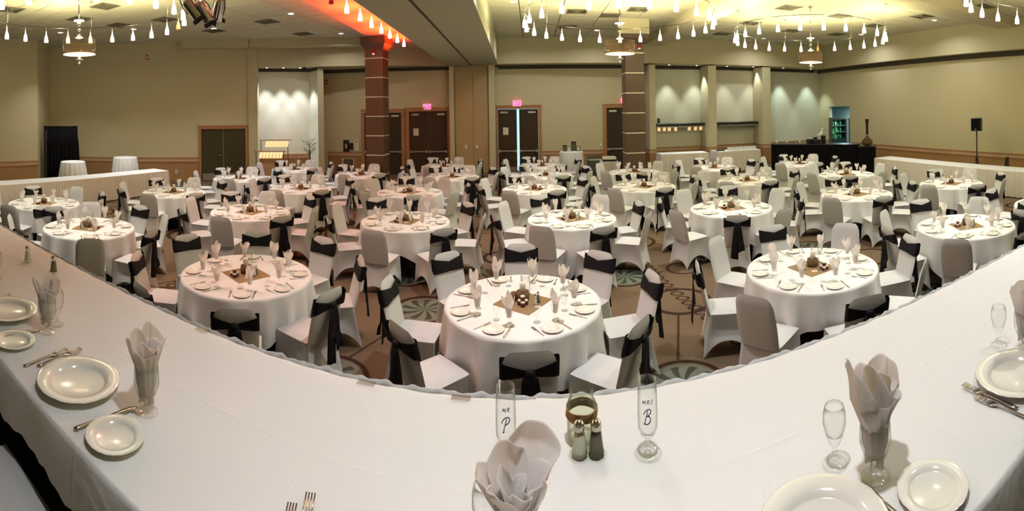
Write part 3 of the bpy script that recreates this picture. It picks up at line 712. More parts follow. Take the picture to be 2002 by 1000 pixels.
niche_spots((3, NB), (13.75, NB), (1304, 1357), 4.47, (.93, .97, .88), 95, .40, ['left spotlight over the first buffet niche', 'right spotlight over the first buffet niche'])
niche_spots((3, NB), (13.75, NB), (1415, 1466), 4.47, (1, .94, .80), 60, .40, ['left spotlight over the second buffet niche', 'right spotlight over the second buffet niche'])
niche_spots((3, NB), (13.75, NB), (1524, 1577), 4.47, (.80, 1, .90), 110, .40, ['left spotlight over the bar niche', 'right spotlight over the bar niche'])
mb = MB(); mb.box(colx(1277, 18.2), RX, 18.2, 19.2, 4.465, 4.47)

# ================================================================== FURNITURE AROUND THE ROOM
def skirt_table(name, label, cx, cy, L, W, h, rot, pleat=.09, top='linen', sk='skirt', hem=.03, cat='table'):
    """buffet table under a white cloth with a pleated skirt: long side is local x"""
    t = thing(name, label, cat, (cx, cy, 0), rot)
    mtp = MB(); mtp.bevbox(-L / 2, L / 2, -W / 2, W / 2, h - .03, h, .008); obj('top_cloth', mtp, top, t)
    per = []
    def line(a, b, n):
        for k in range(n): per.append((a[0] + (b[0] - a[0]) * k / n, a[1] + (b[1] - a[1]) * k / n))
    e = .004; nx, ny = max(8, int(L / pleat * 4)), max(8, int(W / pleat * 4))
    line((-L / 2 - e, -W / 2 - e), (L / 2 + e, -W / 2 - e), nx); line((L / 2 + e, -W / 2 - e), (L / 2 + e, W / 2 + e), ny); line((L / 2 + e, W / 2 + e), (-L / 2 - e, W / 2 + e), nx); line((-L / 2 - e, W / 2 + e), (-L / 2 - e, -W / 2 - e), ny)
    P = []
    rn = random.Random(3)
    ph = [rn.uniform(-.5, .5) for _ in per]
    for z, am, fl_ in ((h - .008, .003, 0), (h - .1, .012, .006), (h * .5, .022, .016), (hem, .030, .026)):
        row = []
        for i, (x, y) in enumerate(per + per[:1]):
            i = i % len(per); s_ = sin(i * PI / 2 + ph[i]) * am + fl_
            l = math.hypot(x / (L / 2), y / (W / 2))
            row.append((x + (s_ if abs(abs(x) - L / 2) < .01 else 0) * (1 if x > 0 else -1), y + (s_ if abs(abs(y) - W / 2) < .01 else 0) * (1 if y > 0 else -1), z + (sin(i * .7) * .006 if z == hem else 0)))
        P.append(row)
    obj('skirt', MB().sheet(P), sk, t)
    lg = MB().box(-.02, .02, -.02, .02, 0, h - .03).mesh('leg', 'darkleg')
    for sx in (-1, 1):
        for sy in (-1, 1): link('leg', lg, t, (sx * (L / 2 - .12), sy * (W / 2 - .1), 0))
    return t
# long buffet tables
a = math.atan2(10.6 - 5.1, -11.09 + 11.62)
skirt_table('skirted_buffet_table', 'long white pleated buffet table along the left wall', -11.75, 6.1, 9.6, .78, .75, PI / 2 - .08)
skirt_table('skirted_buffet_table', 'long white pleated buffet table along the right wall', 11.55, 7.6, 9.1, .80, .75, PI / 2)
skirt_table('skirted_buffet_table', 'white pleated buffet table in front of the first niche', 5.85, 17.3, 1.95, .76, .85, -.04)
skirt_table('skirted_buffet_table', 'white pleated table with cups before the second niche', 8.2, 17.35, 1.95, .76, .85, .06)
skirt_table('skirted_side_table', 'small white draped side table beside the right column', 2.78, 16.6, .62, .5, .72, 0)
# black bar
bt = thing('black_bar', 'long black cloth-covered bar in the right corner', 'bar', (0, 0, 0))
p0, p1 = un(1508, 330, r=19.0), un(1680, 330, r=18.5)
mxb, L = frame_mx((p0.x, p0.y), (p1.x, p1.y))
b = MB(); b.bevbox(0, L, -.7, 0, 0, 1.05, .02, mx=mxb); obj('counter', b, 'black', bt)
b = MB(); b.box(-.03, L + .03, -.73, .03, 1.05, 1.08, mx=mxb); obj('top', b, 'blackgloss', bt)
for k in range(4):
    b = MB(); b.box(k * L / 4 + .05, (k + 1) * L / 4 - .05, 0, .01, .1, .95, mx=mxb); obj('front_panel', b, 'black', bt)
pa = un(1696, 330, r=18.35)
t = thing('black_pedestal', 'black cloth-covered pedestal under the tall vase', 'pedestal', (pa.x, pa.y, 0), -.75)
obj('body', MB().bevbox(-.34, .34, -.34, .34, 0, 1.0, .02), 'black', t); obj('top', MB().box(-.36, .36, -.36, .36, 1.0, 1.03), 'blackgloss', t)
t = thing('tall_vase', 'tall bronze bottle vase with bulb base on the black pedestal', 'vase', (pa.x, pa.y, 1.03), 0)
s_ = 1.12
obj('neck', MB().lathe([(.055 * s_, .40 * s_), (.05, .55 * s_), (.055, .75 * s_), (.08, .93 * s_), (.088, .95 * s_), (.07, .95 * s_), (.045, .7 * s_), (.04, .42 * s_)], 24), 'vase', t)
obj('bulb', MB().lathe([(.0, 0), (.10, .0), (.19, .06), (.23, .13), (.22, .19), (.15, .27), (.08, .33), (.055, .41)], 28), 'smoke', t)
obj('base_ring', MB().lathe([(.09, 0), (.10, .012), (.09, .02)], 28), 'vase', t)
# things on the bar
def bar_pt(px, back_=.35):
    a_ = param_on((p0.x, p0.y), (p1.x, p1.y), px); q = mxb @ Vector((a_ * L, -back_, 1.08)); return q
def stack(name, label, cat, loc, parts, rot=0, group=None):
    t = thing(name, label, cat, loc, rot, group)
    for nm, mbx, mt in parts: obj(nm, mbx, mt, t)
    return t
q = bar_pt(1580); stack('black_box', 'small black box on the bar left of the white figure', 'box', q, [('body', MB().bevbox(-.12, .12, -.1, .1, 0, .16, .01), 'blackgloss'), ('lid', MB().bevbox(-.125, .125, -.105, .105, .16, .19, .008), 'blackgloss')])
q = bar_pt(1592); stack('cash_register', 'black register machine on the bar under the white figure', 'machine', q, [('body', MB().bevbox(-.15, .15, -.12, .12, 0, .17, .01), 'blackgloss'), ('screen', MB().bevbox(-.1, .1, .02, .05, .17, .27, .008), 'blackgloss'), ('keypad', MB().box(-.1, .1, -.1, 0, .17, .18), 'grey')])
q = bar_pt(1600, .5); stack('white_statuette', 'white leaning statuette standing on the bar', 'statuette', q, [('base', MB().lathe([(.0, 0), (.10, 0), (.10, .03), (.03, .05)], 16), 'white'), ('body', MB().tube([(0, 0, .04), (.03, 0, .18), (.0, 0, .32), (.05, 0, .44), (.10, 0, .52)], [.03, .07, .09, .07, .04], 10), 'white'), ('head', MB().lathe([(.055 * sin(PI * k / 6), .055 * -cos(PI * k / 6)) for k in range(7)], 12, (.12, 0, .58)), 'white'), ('arm', MB().tube([(0, 0, .38), (-.12, 0, .34), (-.17, 0, .26)], [.035, .03, .02], 8), 'white')])
q = bar_pt(1607); stack('speaker_box', 'small black upright speaker on the bar beside the statuette', 'speaker', q, [('body', MB().bevbox(-.07, .07, -.08, .08, .0, .34, .01), 'blackgloss'), ('cone', MB().lathe([(.0, 0), (.05, .0)], 14, (0, -.082, .2)), 'grey')])
for px, h, wh in ((1515, .12, 'left end of the'), (1535, .12, 'left part of the'), (1560, .12, 'middle of the')):
    q = bar_pt(px); stack('bar_candle', 'small pale candle at the %s black bar' % wh, 'candle', q, [('wax', MB().lathe([(0, 0), (.028, 0), (.028, h), (0, h)], 12), 'wax'), ('wick', MB().cyl((0, 0, h), (0, 0, h + .02), .003, n=5), 'blackgloss')], 0, 'candles on the bar')
# cups on second niche table, dark tray
cupm = MB().lathe([(.0, .0), (.022, .0), (.03, .03), (.038, .075), (.035, .075), (.026, .02), (0, .012)], 12).mesh('cup_stack', 'cup')
for i in range(10):
    for j in range(2):
        o = link('cup_stack', cupm, None, (7.85 + i * .13, 17.15 + j * .18, .85)); tag(o, 'white cup in the %s row on the niche table, %s from the left' % (('front', 'rear')[j], ('first', 'second', 'third', 'fourth', 'fifth', 'sixth', 'seventh', 'eighth', 'ninth', 'tenth')[i]), 'cup', 'white cups on the niche table')
        o2 = link('stacked_cup', cupm, o, (0, 0, .05))
stack('serving_tray', 'dark serving tray at the left of the white cups', 'tray', (7.45, 17.25, .85), [('tray', MB().bevbox(-.16, .16, -.12, .12, 0, .05, .01), 'blackgloss'), ('handle', MB().tube([(-.17, -.05, .05), (-.2, 0, .08), (-.17, .05, .05)], .01), 'steel')])
# wall heat-lamp shelves in the niches
def niche_shelf(label, px0, px1, lit):
    x0, x1 = colx(px0, 18.75), colx(px1, 18.75)
    t = thing('niche_shelf', label, 'shelf', ((x0 + x1) / 2, 18.85, 1.86)); L = x1 - x0
    obj('canopy', MB().bevbox(-L / 2, L / 2, -.25, .3, -.02, .11, .01), 'blackgloss', t); obj('edge_rail', MB().box(-L / 2, L / 2, -.262, -.25, -.05, -.02), 'steel', t)
    if lit:
        for f in (.05, .15, .24, .36, .62, .74, .84, .93):
            obj('heat_panel', MB().add([(-L / 2 + L * f - .07, -.1, -.07), (-L / 2 + L * f + .06, -.1, -.07), (-L / 2 + L * f + .09, .02, -.22), (-L / 2 + L * f - .04, .02, -.22), (-L / 2 + L * f - .07, -.08, -.06), (-L / 2 + L * f + .06, -.08, -.06), (-L / 2 + L * f + .09, .04, -.21), (-L / 2 + L * f - .04, .04, -.21)],
                [(0, 1, 2, 3), (7, 6, 5, 4), (0, 4, 5, 1), (1, 5, 6, 2), (2, 6, 7, 3), (3, 7, 4, 0)]), 'warmlens', t)
        obj('lamp_housing', MB().box(-L / 2 + .03, -L / 2 + .13, -.2, -.1, .11, .34), 'blackgloss', t)
niche_shelf('black shelf with glowing heat lamps in the first niche', 1283, 1386, True)
niche_shelf('plain black shelf in the second niche', 1402, 1491, False)
# cocktail tables
def cocktail(label, x, y, r, h, rb):
    t = thing('cocktail_table', label, 'table', (x, y, 0)); n = 96; P = []
    for z, rr, am in ((h, 0.001, 0), (h, r - .02, 0), (h - .004, r, 0), (h - .03, r + .012, .003), (h * .55, r + (rb - r) * .5, .018), (.01, rb, .03)):
        P.append([((rr + am * sin(k / n * 2 * PI * 16)) * cos(2 * PI * k / n), (rr + am * sin(k / n * 2 * PI * 16)) * sin(2 * PI * k / n), z) for k in range(n + 1)])
    obj('cloth', MB().sheet(P), 'linen', t); obj('pole', MB().cyl((0, 0, 0), (0, 0, h - .03), .035).lathe([(0, 0), (.25, .0), (.25, .02), (.04, .05)], 20), 'darkleg', t)
    obj('tabletop', MB().lathe([(0, h - .035), (r - .02, h - .035), (r - .02, h - .006), (0, h - .006)], 32), 'tabletop', t)
p = un(142, 312, z=1.07); cocktail('white draped cocktail table beside the black curtain', -13.1, 8.45, .40, 1.07, .56)
cocktail('white draped cocktail table right of its twin by the left wall', -13.0, 10.65, .42, 1.09, .54)
cocktail('tall white draped table with dark vases between the back doors', 1.44, 17.1, .42, 1.07, .50)
# black curtain stand at the left corner
cp0, cp1 = on((-15.0, 8.9), (-13.6, 10.5), 86), on((-15.0, 8.9), (-13.6, 10.5), 150)
t = thing('black_curtain', 'black pipe-and-drape curtain at the left corner', 'curtain', (cp0[0], cp0[1], 0), math.atan2(cp1[1] - cp0[1], cp1[0] - cp0[0]))
Lc = math.hypot(cp1[0] - cp0[0], cp1[1] - cp0[1]); P = []
for z, f in ((2.20, .0), (1.5, .6), (.7, .9), (.02, 1.0)):
    P.append([(Lc * k / 60 + (.12 * f if k > 50 else 0) * (k - 50) / 10, .035 * sin(k * .9) * (.3 + f), z) for k in range(61)])
obj('drape', MB().sheet(P, .006), 'black', t); obj('crossbar', MB().cyl((-.03, 0, 2.21), (Lc + .03, 0, 2.21), .02), 'darkleg', t)
for xx in (0, Lc): obj('pole', MB().cyl((xx, .06, 0), (xx, .06, 2.24), .02).box(xx - .2, xx + .2, -.04, .16, 0, .012), 'darkleg', t)
t = thing('side_doorway_frame', 'narrow pale door edge left of the black curtain', 'door', (A1[0] + .13, A1[1] + .25, 0), math.atan2(C1[1] - A1[1], C1[0] - A1[0]))
obj('jamb', MB().bevbox(0, .06, -.02, .06, 0, 2.1, .006), 'darkleg', t); obj('edge', MB().box(.06, .09, -.02, .03, 0, 2.05), 'paper', t)
# loudspeaker on stand at the right wall
t = thing('speaker_stand', 'black tripod stand carrying the loudspeaker at the right wall', 'stand', (12.65, 8.75, 0))
obj('pole', MB().cyl((0, 0, .25), (0, 0, 1.75), .022), 'darkleg', t); obj('collar', MB().cyl((0, 0, .78), (0, 0, .92), .04), 'darkleg', t)
for k in range(3):
    a = k * 2 * PI / 3 + .4; lg = obj('leg', MB().tube([(0.03 * cos(a), .03 * sin(a), .80), (.45 * cos(a), .45 * sin(a), .02)], .014), 'darkleg', t)
    obj('rubber_foot', MB().cyl((.45 * cos(a), .45 * sin(a), 0), (.45 * cos(a), .45 * sin(a), .03), .022), 'blackgloss', lg)
    obj('brace', MB().tube([(0, 0, .3), (.22 * cos(a), .22 * sin(a), .42)], .01), 'darkleg', t)
t = thing('loudspeaker', 'black loudspeaker on the tripod at the right wall', 'speaker', (12.65, 8.75, 1.75), -PI / 2 + .35)
obj('cabinet', MB().bevbox(-.17, .17, -.13, .13, 0, .44, .02), 'blackgloss', t); obj('grille', MB().box(-.14, .14, -.135, -.13, .03, .41), 'black', t); obj('badge', MB().box(-.02, .02, -.139, -.135, .05, .07), 'white', t)
# odd black chair back behind right buffet
t = thing('folded_chair', 'dark chair back leaning behind the right buffet table', 'chair', (12.55, 7.65, 0), .2)
obj('back_frame', MB().tube([(-.18, 0, 0), (-.16, -.12, .9), (.16, -.12, .9), (.18, 0, 0)], .016), 'blackgloss', t); obj('backrest', MB().bevbox(-.15, .15, -.14, -.10, .62, .95, .01), 'blackgloss', t); obj('seat', MB().bevbox(-.18, .18, -.1, .3, .42, .46, .01), 'blackgloss', t)
# bin and chafing box
p = un(1161, 304, z=.78)
t = thing('laundry_bin', 'grey woven waste bin left of the rightmost doors', 'bin', (2.42, 17.9, 0)); b = MB()
b.add([(sx * e, sy * e, z) for z, e in ((0, .22), (.74, .26), (.78, .26), (.78, .23), (.1, .2)) for sx, sy in ((-1, -1), (1, -1), (1, 1), (-1, 1))], [(r * 4 + i, r * 4 + (i + 1) % 4, r * 4 + 4 + (i + 1) % 4, r * 4 + 4 + i) for r in range(4) for i in range(4)] + [(3, 2, 1, 0)])
obj('body', b, 'grey', t)
for z in (.12, .25, .38, .51, .64): 
    e = .225 + z * .05; obj('woven_band', MB().box(-e, e, -e - .004, -e + .01, z, z + .05).box(-e - .004, -e + .01, -e, e, z, z + .05).box(e - .01, e + .004, -e, e, z, z + .05), 'paper' if z > .6 else 'grey', t)
stack('chafing_box', 'pale box with a dark base on the small side table', 'box', (2.78, 16.55, .72), [('base', MB().bevbox(-.25, .25, -.17, .17, 0, .07, .01), 'darkleg'), ('body', MB().bevbox(-.24, .24, -.16, .16, .07, .13, .01), 'lid'), ('cover', MB().bevbox(-.22, .22, -.14, .14, .13, .17, .01), 'lid')])
for i, (dx, dy, w_, h_, lb) in enumerate(((-.24, -.05, .07, .22, 'squat dark vase at the left of the tall back table'), (.10, .1, .09, .34, 'tall dark square vase on the tall back table'), (.26, -.08, .08, .20, 'dark picture frame at the right of the tall back table'))):
    if i < 2: stack('dark_vase', lb, 'vase', (1.44 + dx, 17.1 + dy, 1.07), [('body', MB().bevbox(-w_, w_, -w_, w_, 0, h_, .01), 'greygreen'), ('rim', MB().box(-w_ - .005, w_ + .005, -w_ - .005, w_ + .005, h_ - .02, h_ + .004), 'black')])
    else: stack('picture_frame', lb, 'frame', (1.44 + dx, 17.1 + dy, 1.07), [('frame', MB().box(-w_, w_, 0, .02, 0, .025).box(-w_, w_, 0, .02, h_ - .025, h_).box(-w_, -w_ + .025, 0, .02, .02, h_ - .02).box(w_ - .025, w_, 0, .02, .02, h_ - .02), 'greygreen'), ('picture', MB().box(-w_ + .02, w_ - .02, .01, .016, .02, h_ - .02), 'paper')])
stack('glass_candle', 'clear glass candle cylinder among the dark vases', 'candle', (1.35, 17.0, 1.07), [('glass', MB().lathe([(.05, 0), (.05, .24), (.048, .24), (.048, .005)], 20), 'glass'), ('wax', MB().lathe([(0, .005), (.035, .005), (.035, .14), (0, .14)], 14), 'wax')])
# heat-lamp rack in front of the white niche
t = thing('heat_lamp_rack', 'copper food warmer rack with glowing lamps before the white niche', 'rack', (-9.1, 14.4, 0), .45); t.scale = (1.12, 1, 1.08)
for z, x0, x1, y in ((1.50, -.45, .62, .2), (1.14, -.62, .45, -.1)):
    obj('shelf_bar', MB().box(x0, x1, y - .02, y + .02, z, z + .02).box(x0, x1, y - .22, y - .18, z, z + .02).box(x0, x0 + .02, y - .2, y, z, z + .02).box(x1 - .02, x1, y - .2, y, z, z + .02), 'wood', t)
    for k in range(7):
        xx = x0 + .18 + k * .11
        obj('heat_panel', MB().add([(xx, y - .14, z - .22), (xx + .09, y - .14, z - .22), (xx + .12, y - .04, z - .03), (xx + .03, y - .04, z - .03), (xx, y - .12, z - .23), (xx + .09, y - .12, z - .23), (xx + .12, y - .02, z - .04), (xx + .03, y - .02, z - .04)],
            [(0, 1, 2, 3), (7, 6, 5, 4), (0, 4, 5, 1), (1, 5, 6, 2), (2, 6, 7, 3), (3, 7, 4, 0)]), 'warmlens', t)
for xx, y, z in ((-.42, .2, 1.5), (.48, .2, 1.5), (-.55, -.1, 1.14), (.36, -.1, 1.14)): obj('post', MB().cyl((xx, y, 0), (xx, y, z), .012), 'darkleg', t)
# bare branch tree
t = thing('branch_tree', 'dark bare branch arrangement standing in the white niche', 'plant', (-8.04, 15.3, 0)); t.scale = (1.3, 1.3, 1.25); b = MB(); rn = random.Random(5)
b.tube([(0, 0, 0), (.01, 0, .5), (-.01, 0, 1.0)], [.035, .03, .022], 7)
obj('trunk', b, 'branch', t)
for k in range(16):
    a = rn.uniform(0, 2 * PI); z = rn.uniform(.8, 1.15); l = rn.uniform(.18, .34)
    pts = [(0, 0, z), (l * .5 * cos(a), l * .5 * sin(a), z + l * .45), (l * cos(a), l * sin(a) , z + l * rn.uniform(.5, 1.2))]
    br = MB().tube(pts, [.008, .005, .002], 5)
    for s_ in (-1, 1): br.tube([pts[1], (pts[1][0] + .1 * cos(a + s_), pts[1][1] + .1 * sin(a + s_), pts[1][2] + .08)], [.004, .0015], 4)
    obj('branch', br, 'branch', t)
# two green folding chairs by the left wall
for (x, y, r_), lb in (((-6.75, 15.9, .3), 'dark green stacking chair right of the white niche'), ((-6.0, 16.9, -.2), 'dark metal chair against the wall by the left column')):
    t = thing('stacking_chair', lb, 'chair', (x, y, 0), r_)
    obj('seat', MB().bevbox(-.22, .22, -.22, .2, .43, .47, .015), 'greygreen', t); obj('backrest', MB().bevbox(-.21, .21, .19, .22, .62, .88, .015), 'greygreen', t)
    for sx in (-.2, .2):
        obj('leg', MB().tube([(sx, -.2, .45), (sx, -.24, 0)], .013, 6), 'steel', t); obj('leg', MB().tube([(sx, .2, .88), (sx, .2, .45), (sx, .26, 0)], .013, 6), 'steel', t)
# items seen through the lit doorway
ym = (oy0 + oy1) / 2
stack('potted_plant', 'green leafy plant seen through the lit doorway', 'plant', (RX + .62, oy1 + .35, 0), [('pot', MB().lathe([(0, 0), (.12, 0), (.15, .25), (.13, .25)], 14), 'vase'), ('stem', MB().cyl((0, 0, .2), (0, 0, 1.1), .02), 'branch')] + [('leaf', MB().sheet([[(0, 0, .9 + k * .06), (.0, .02, .9 + k * .06)], [(.2 * cos(k * 2.4), .2 * sin(k * 2.4), 1.05 + k * .06), (.2 * cos(k * 2.4 + .4), .2 * sin(k * 2.4 + .4), 1.03 + k * .06)], [(.34 * cos(k * 2.4 + .2), .34 * sin(k * 2.4 + .2), .95 + k * .06), (.35 * cos(k * 2.4 + .25), .35 * sin(k * 2.4 + .25), .94 + k * .06)]], .004), 'green') for k in range(9)])
stack('glass_cabinet', 'dark framed glass cabinet inside the lit doorway', 'cabinet', (RX + 1.0, oy1 + .95, 0), [('side', MB().box(-.7, -.66, -.2, .2, 0, 1.95), 'blackgloss'), ('side', MB().box(.66, .7, -.2, .2, 0, 1.95), 'blackgloss'), ('back', MB().box(-.66, .66, .17, .19, 0, 1.9), 'greygreen'), ('top', MB().box(-.7, .7, -.2, .2, 1.9, 1.98), 'blackgloss'), ('base', MB().box(-.66, .66, -.2, .17, 0, .9), 'blackgloss'), ('shelf', MB().box(-.66, .66, -.18, .17, 1.25, 1.27), 'steel'), ('shelf', MB().box(-.66, .66, -.18, .17, 1.58, 1.60), 'steel')] + [('bottle', MB().lathe([(0, 0), (.04, 0), (.04, .16), (.014, .2), (.014, .26), (0, .26)], 10, (-.5 + k * .16, 0, zz)), ('green', 'cup', 'glass_dark')[k % 3]) for k in range(7) for zz in (.9, 1.27, 1.6)])

# ================================================================== COVERED CHAIR (local: sitter faces +Y)
RY0, RZ0, RZ1, RLEAN = -.20, .44, .945, .125
def back_y(z): return RY0 - RLEAN * ((z - RZ0) / (RZ1 - RZ0)) ** .9 if z > RZ0 else RY0
def chair_cover():
    mb = MB()
    # skirt from the seat to the floor: 4 arched sides
    N = 14; per = []
    cor = [(-.205, .225), (.205, .225), (.20, -.20), (-.20, -.20)]; foot = [(-.225, .255), (.225, .255), (.225, -.285), (-.225, -.285)]
    for s in range(4):
        for k in range(N): per.append((s, 2 * k / N - 1))
    P = []
    for t in (0, .03, .15, .35, .55, .75, .9, 1.0):
        row = []
        for s, q in per + per[:1]:
            a, b = cor[s], cor[(s + 1) % 4]; fa, fb = foot[s], foot[(s + 1) % 4]; w_ = (q + 1) / 2
            top = (a[0] + (b[0] - a[0]) * w_, a[1] + (b[1] - a[1]) * w_); ft = (fa[0] + (fb[0] - fa[0]) * w_, fa[1] + (fb[1] - fa[1]) * w_)
            arch = (1 - abs(q) ** 2.2); hem = .004 + arch * (.17 if s in (1, 3) else (.13 if s == 0 else .11))
            z = .455 + (hem - .455) * t
            e = t ** 1.15
            pin = arch * .045 * sin(PI * min(1, t * 1.05)) * (1 if s != 2 else .5) + arch * .025 * t
            x, y = top[0] + (ft[0] - top[0]) * e, top[1] + (ft[1] - top[1]) * e
            nx, ny = ((0, 1), (1, 0), (0, -1), (-1, 0))[s]
            row.append((x - nx * pin, y - ny * pin, z))
        P.append(row)
    mb.sheet([list(reversed(r)) for r in P])
    # seat pad
    n = 10; S = []
    for j in range(n + 1):
        v = -1 + 2 * j / n; S.append([(.208 * u_ * (1 - .03 * abs(v) ** 6), .012 + .215 * v * (1 - .03 * abs(u_) ** 6), .455 + .028 * (1 - abs(u_) ** 5) * (1 - abs(v) ** 5)) for u_ in [-1 + 2 * i / n for i in range(n + 1)]])
    mb.sheet(S)
    # back slab
    nu, nv = 14, 12
    for side in (1, -1):
        G = []
        for j in range(nv + 1):
            v = j / nv; row = []
            for i in range(nu + 1):
                u_ = -1 + 2 * i / nu
                zt = RZ1 - .010 * u_ * u_ - .085 * max(0, (abs(u_) - .60) / .40) ** 2.8
                z = .43 + v * (zt - .43)
                hw = .196 + .010 * sin(PI * v)
                th = .022 * max(0, 1 - abs(u_) ** 8) ** .5 * max(0, 1 - v ** 10) ** .5 + .001
                y = back_y(z) + side * th + (.012 * (1 - u_ * u_) * -1 if True else 0)
                row.append((hw * u_, y, z))
            G.append(row)
        mb.sheet(G if side == -1 else [list(reversed(r)) for r in G])
    return mb
def sash_meshes():
    band = MB(); n = 40; P0, P1, P2, P3 = [], [], [], []
    for k in range(n + 1):
        a = 2 * PI * k / n                                          # a=0 at +x side, PI/2 front (+y), 3PI/2 rear knot
        x = .213 * (abs(cos(a)) ** .35) * (1 if cos(a) >= 0 else -1); yy = .042 * (abs(sin(a)) ** .5) * (1 if sin(a) >= 0 else -1)
        if sin(a) < 0:                                              # rear: pinch to the knot
            f = abs(x) / .213; zc = .800 + .018 * f; hh = .022 + .046 * f ** 1.1; yy -= .012 * (1 - f)
        else:
            f = abs(x) / .213; zc = .795 + .020 * f; hh = .054 + .030 * f
        for lst, z in ((P0, zc - hh), (P1, zc - hh * .35), (P2, zc + hh * .35), (P3, zc + hh)):
            lst.append((x, back_y(z) - .012 + yy * (1 + .12 * (1 if lst in (P1,) else 0)), z))
    band.sheet([P0, P1, P2, P3])
    band.sheet([[(x * .985, y + (.006 if y < back_y(z) else -.006), z) for x, y, z in r] for r in (P3, P0)][::1]) if False else None
    knot = MB(); ky = back_y(.80) - .066
    knot.lathe([(.042 * sin(PI * k / 8), -.05 * cos(PI * k / 8)) for k in range(9)], 12, (0, 0, 0)); knot.v = [(x * 1.1, ky + y * .62, .797 + z * .72) for x, y, z in knot.v]
    def tail(x0, L, w0, w1, dx, ph):
        R_ = []
        for j in range(9):
            v = j / 8; z = .79 - L * v; w_ = w0 + (w1 - w0) * v ** .7; cx = x0 + dx * v
            y = min(ky - .004 - .012 * sin(v * 3 + ph), -.20 - .02) if z < .44 else ky - .004 - .010 * sin(v * 3 + ph)
            if z < .5: y = ky - .006 - .02 * v
            R_.append([(cx + w_ * (i / 4 - .5), y + .008 * sin(i * 1.7 + ph + v * 2) * (.3 + v), z + (.035 * (i / 4) * (1 if ph > 1 else -1) if j == 8 else 0)) for i in range(5)])
        return MB().sheet(R_, .004)
    return band, knot, tail(-.018, .50, .065, .12, -.035, .4), tail(.022, .42, .06, .11, .04, 2.0)
COVER = chair_cover().mesh('cover', 'spandex')
b_, k_, t1_, t2_ = sash_meshes()
BAND, KNOT, TAIL1, TAIL2 = b_.mesh('sash', 'sash'), k_.mesh('knot', 'sash'), t1_.mesh('tail', 'sash'), t2_.mesh('tail', 'sash')
foot_mb = MB().cyl((0, 0, 0), (0, 0, .02), .014, n=6).mesh('foot', 'darkleg')
def make_chair(sash):
    t = thing('banquet_chair', '', 'chair')
    link('cover', COVER, t)
    if sash:
        s = link('sash', BAND, t); link('knot', KNOT, s); link('tail', TAIL1, s); link('tail', TAIL2, s)
    return t
KS, KP = Kit(lambda: make_chair(True)), Kit(lambda: make_chair(False))
def put_chair(x, y, rot, sash, label, group, z=0):
    (KS if sash else KP).put(label, (x, y, z), rot, group)

# ================================================================== TABLE SETTINGS
def napkin_mesh(seed, res=28, rows=14, z0=.075, htall=.30, name='napkin'):
    rn = random.Random(seed); mb = MB()
    for layer in range(2):
        pk = [rn.uniform(0, 2 * PI)]; pk += [pk[0] + rn.uniform(1.6, 2.6), pk[0] + rn.uniform(3.4, 4.6)]
        ph_ = [rn.uniform(.75, 1.0) * htall for _ in pk]; base = htall * (.60 if layer == 0 else .68)
        fph = rn.uniform(0, 6); P = []
        for j in range(rows + 1):
            v = j / rows; row = []
            for i in range(res + 1):
                a = 2 * PI * i / res; top = base; lean = 0
                for p_, h_ in zip(pk, ph_):
                    d = abs((a - p_ + PI) % (2 * PI) - PI)
                    g = max(0, 1 - (d / .95) ** 1.35); top = max(top, base + (h_ - base) * g); lean += g * .7
                z = z0 + v * (top - z0)
                zz = (z - z0) / (htall - z0)
                r = .020 + .010 * min(1, zz * 2.2) - .004 * layer + .016 * max(0, min(1, (zz - .36) * 4)) - .010 * max(0, zz - .6) * 2.5
                r *= 1 + (.26 * zz + .05) * sin(2 * a + fph) + .10 * sin(5 * a + fph * 2) * (.3 + zz)
                r += .020 * lean * v ** 5
                row.append((r * cos(a) + .012 * zz * cos(fph), r * sin(a) + .012 * zz * sin(fph), z))
            P.append(row)
        mb.sheet(P)
    return mb.mesh(name, 'napkin')
NAPS = [napkin_mesh(s) for s in (1, 2, 3, 5, 8)]
GOB = [(.0, .0), (.033, .001), (.033, .004), (.008, .010), (.005, .02), (.005, .055), (.014, .065), (.028, .085), (.035, .115), (.034, .14), (.031, .165)]
gob_me = MB().lathe(GOB, 16).mesh('goblet', 'glass')
flute_me = MB().lathe([(.0, .0), (.030, .001), (.030, .004), (.007, .010), (.0045, .02), (.0045, .05), (.014, .06), (.024, .09), (.027, .12), (.024, .16)], 14).mesh('wine_glass', 'glass')
plate_me = MB().lathe([(.0, .004), (.055, .004), (.062, .009), (.090, .015), (.092, .013), (.070, .004), (.055, .0), (0, 0)], 28).mesh('side_plate', 'china')
def fork_mb(L=.19, n=4):
    mb = MB(); hw = .011
    mb.sheet([[(w_ * (i - 1), y, z) for i in range(3)] for y, w_, z in ((-L / 2, .0045, .001), (-L / 2 + .02, .0065, .001), (-.01, .003, .006), (.02, .003, .006), (.035, .010, .003), (.045, .0115, .002))], .0022)
    for k in range(n):
        x = -.010 + .0195 * k / (n - 1); mb.sheet([[(x - .0016, y, z), (x + .0016, y, z)] for y, z in ((.044, .003), (.07, .002), (L / 2 - .0, .006))], .0018)
    return mb
def knife_mb(L=.22):
    mb = MB()
    mb.sheet([[(x0, y, .0035 + dz), (x1, y, .0035 + dz)] for y, x0, x1, dz in ((-L / 2, -.005, .005, 0), (-L / 2 + .015, -.007, .007, .001), (-.01, -.005, .005, .001), (0, -.004, .004, 0), (.012, -.008, .008, -.001), (.06, -.0095, .0095, -.001), (L / 2 - .02, -.008, .0095, -.001), (L / 2, .004, .0065, -.001))], .0028)
    return mb
fork_me, knife_me = fork_mb().mesh('fork', 'cutlery'), knife_mb().mesh('knife', 'cutlery')
def item(name, me, label, cat, loc, rot, group): return tag(link(name, me, None, loc, rot), label, cat, group)

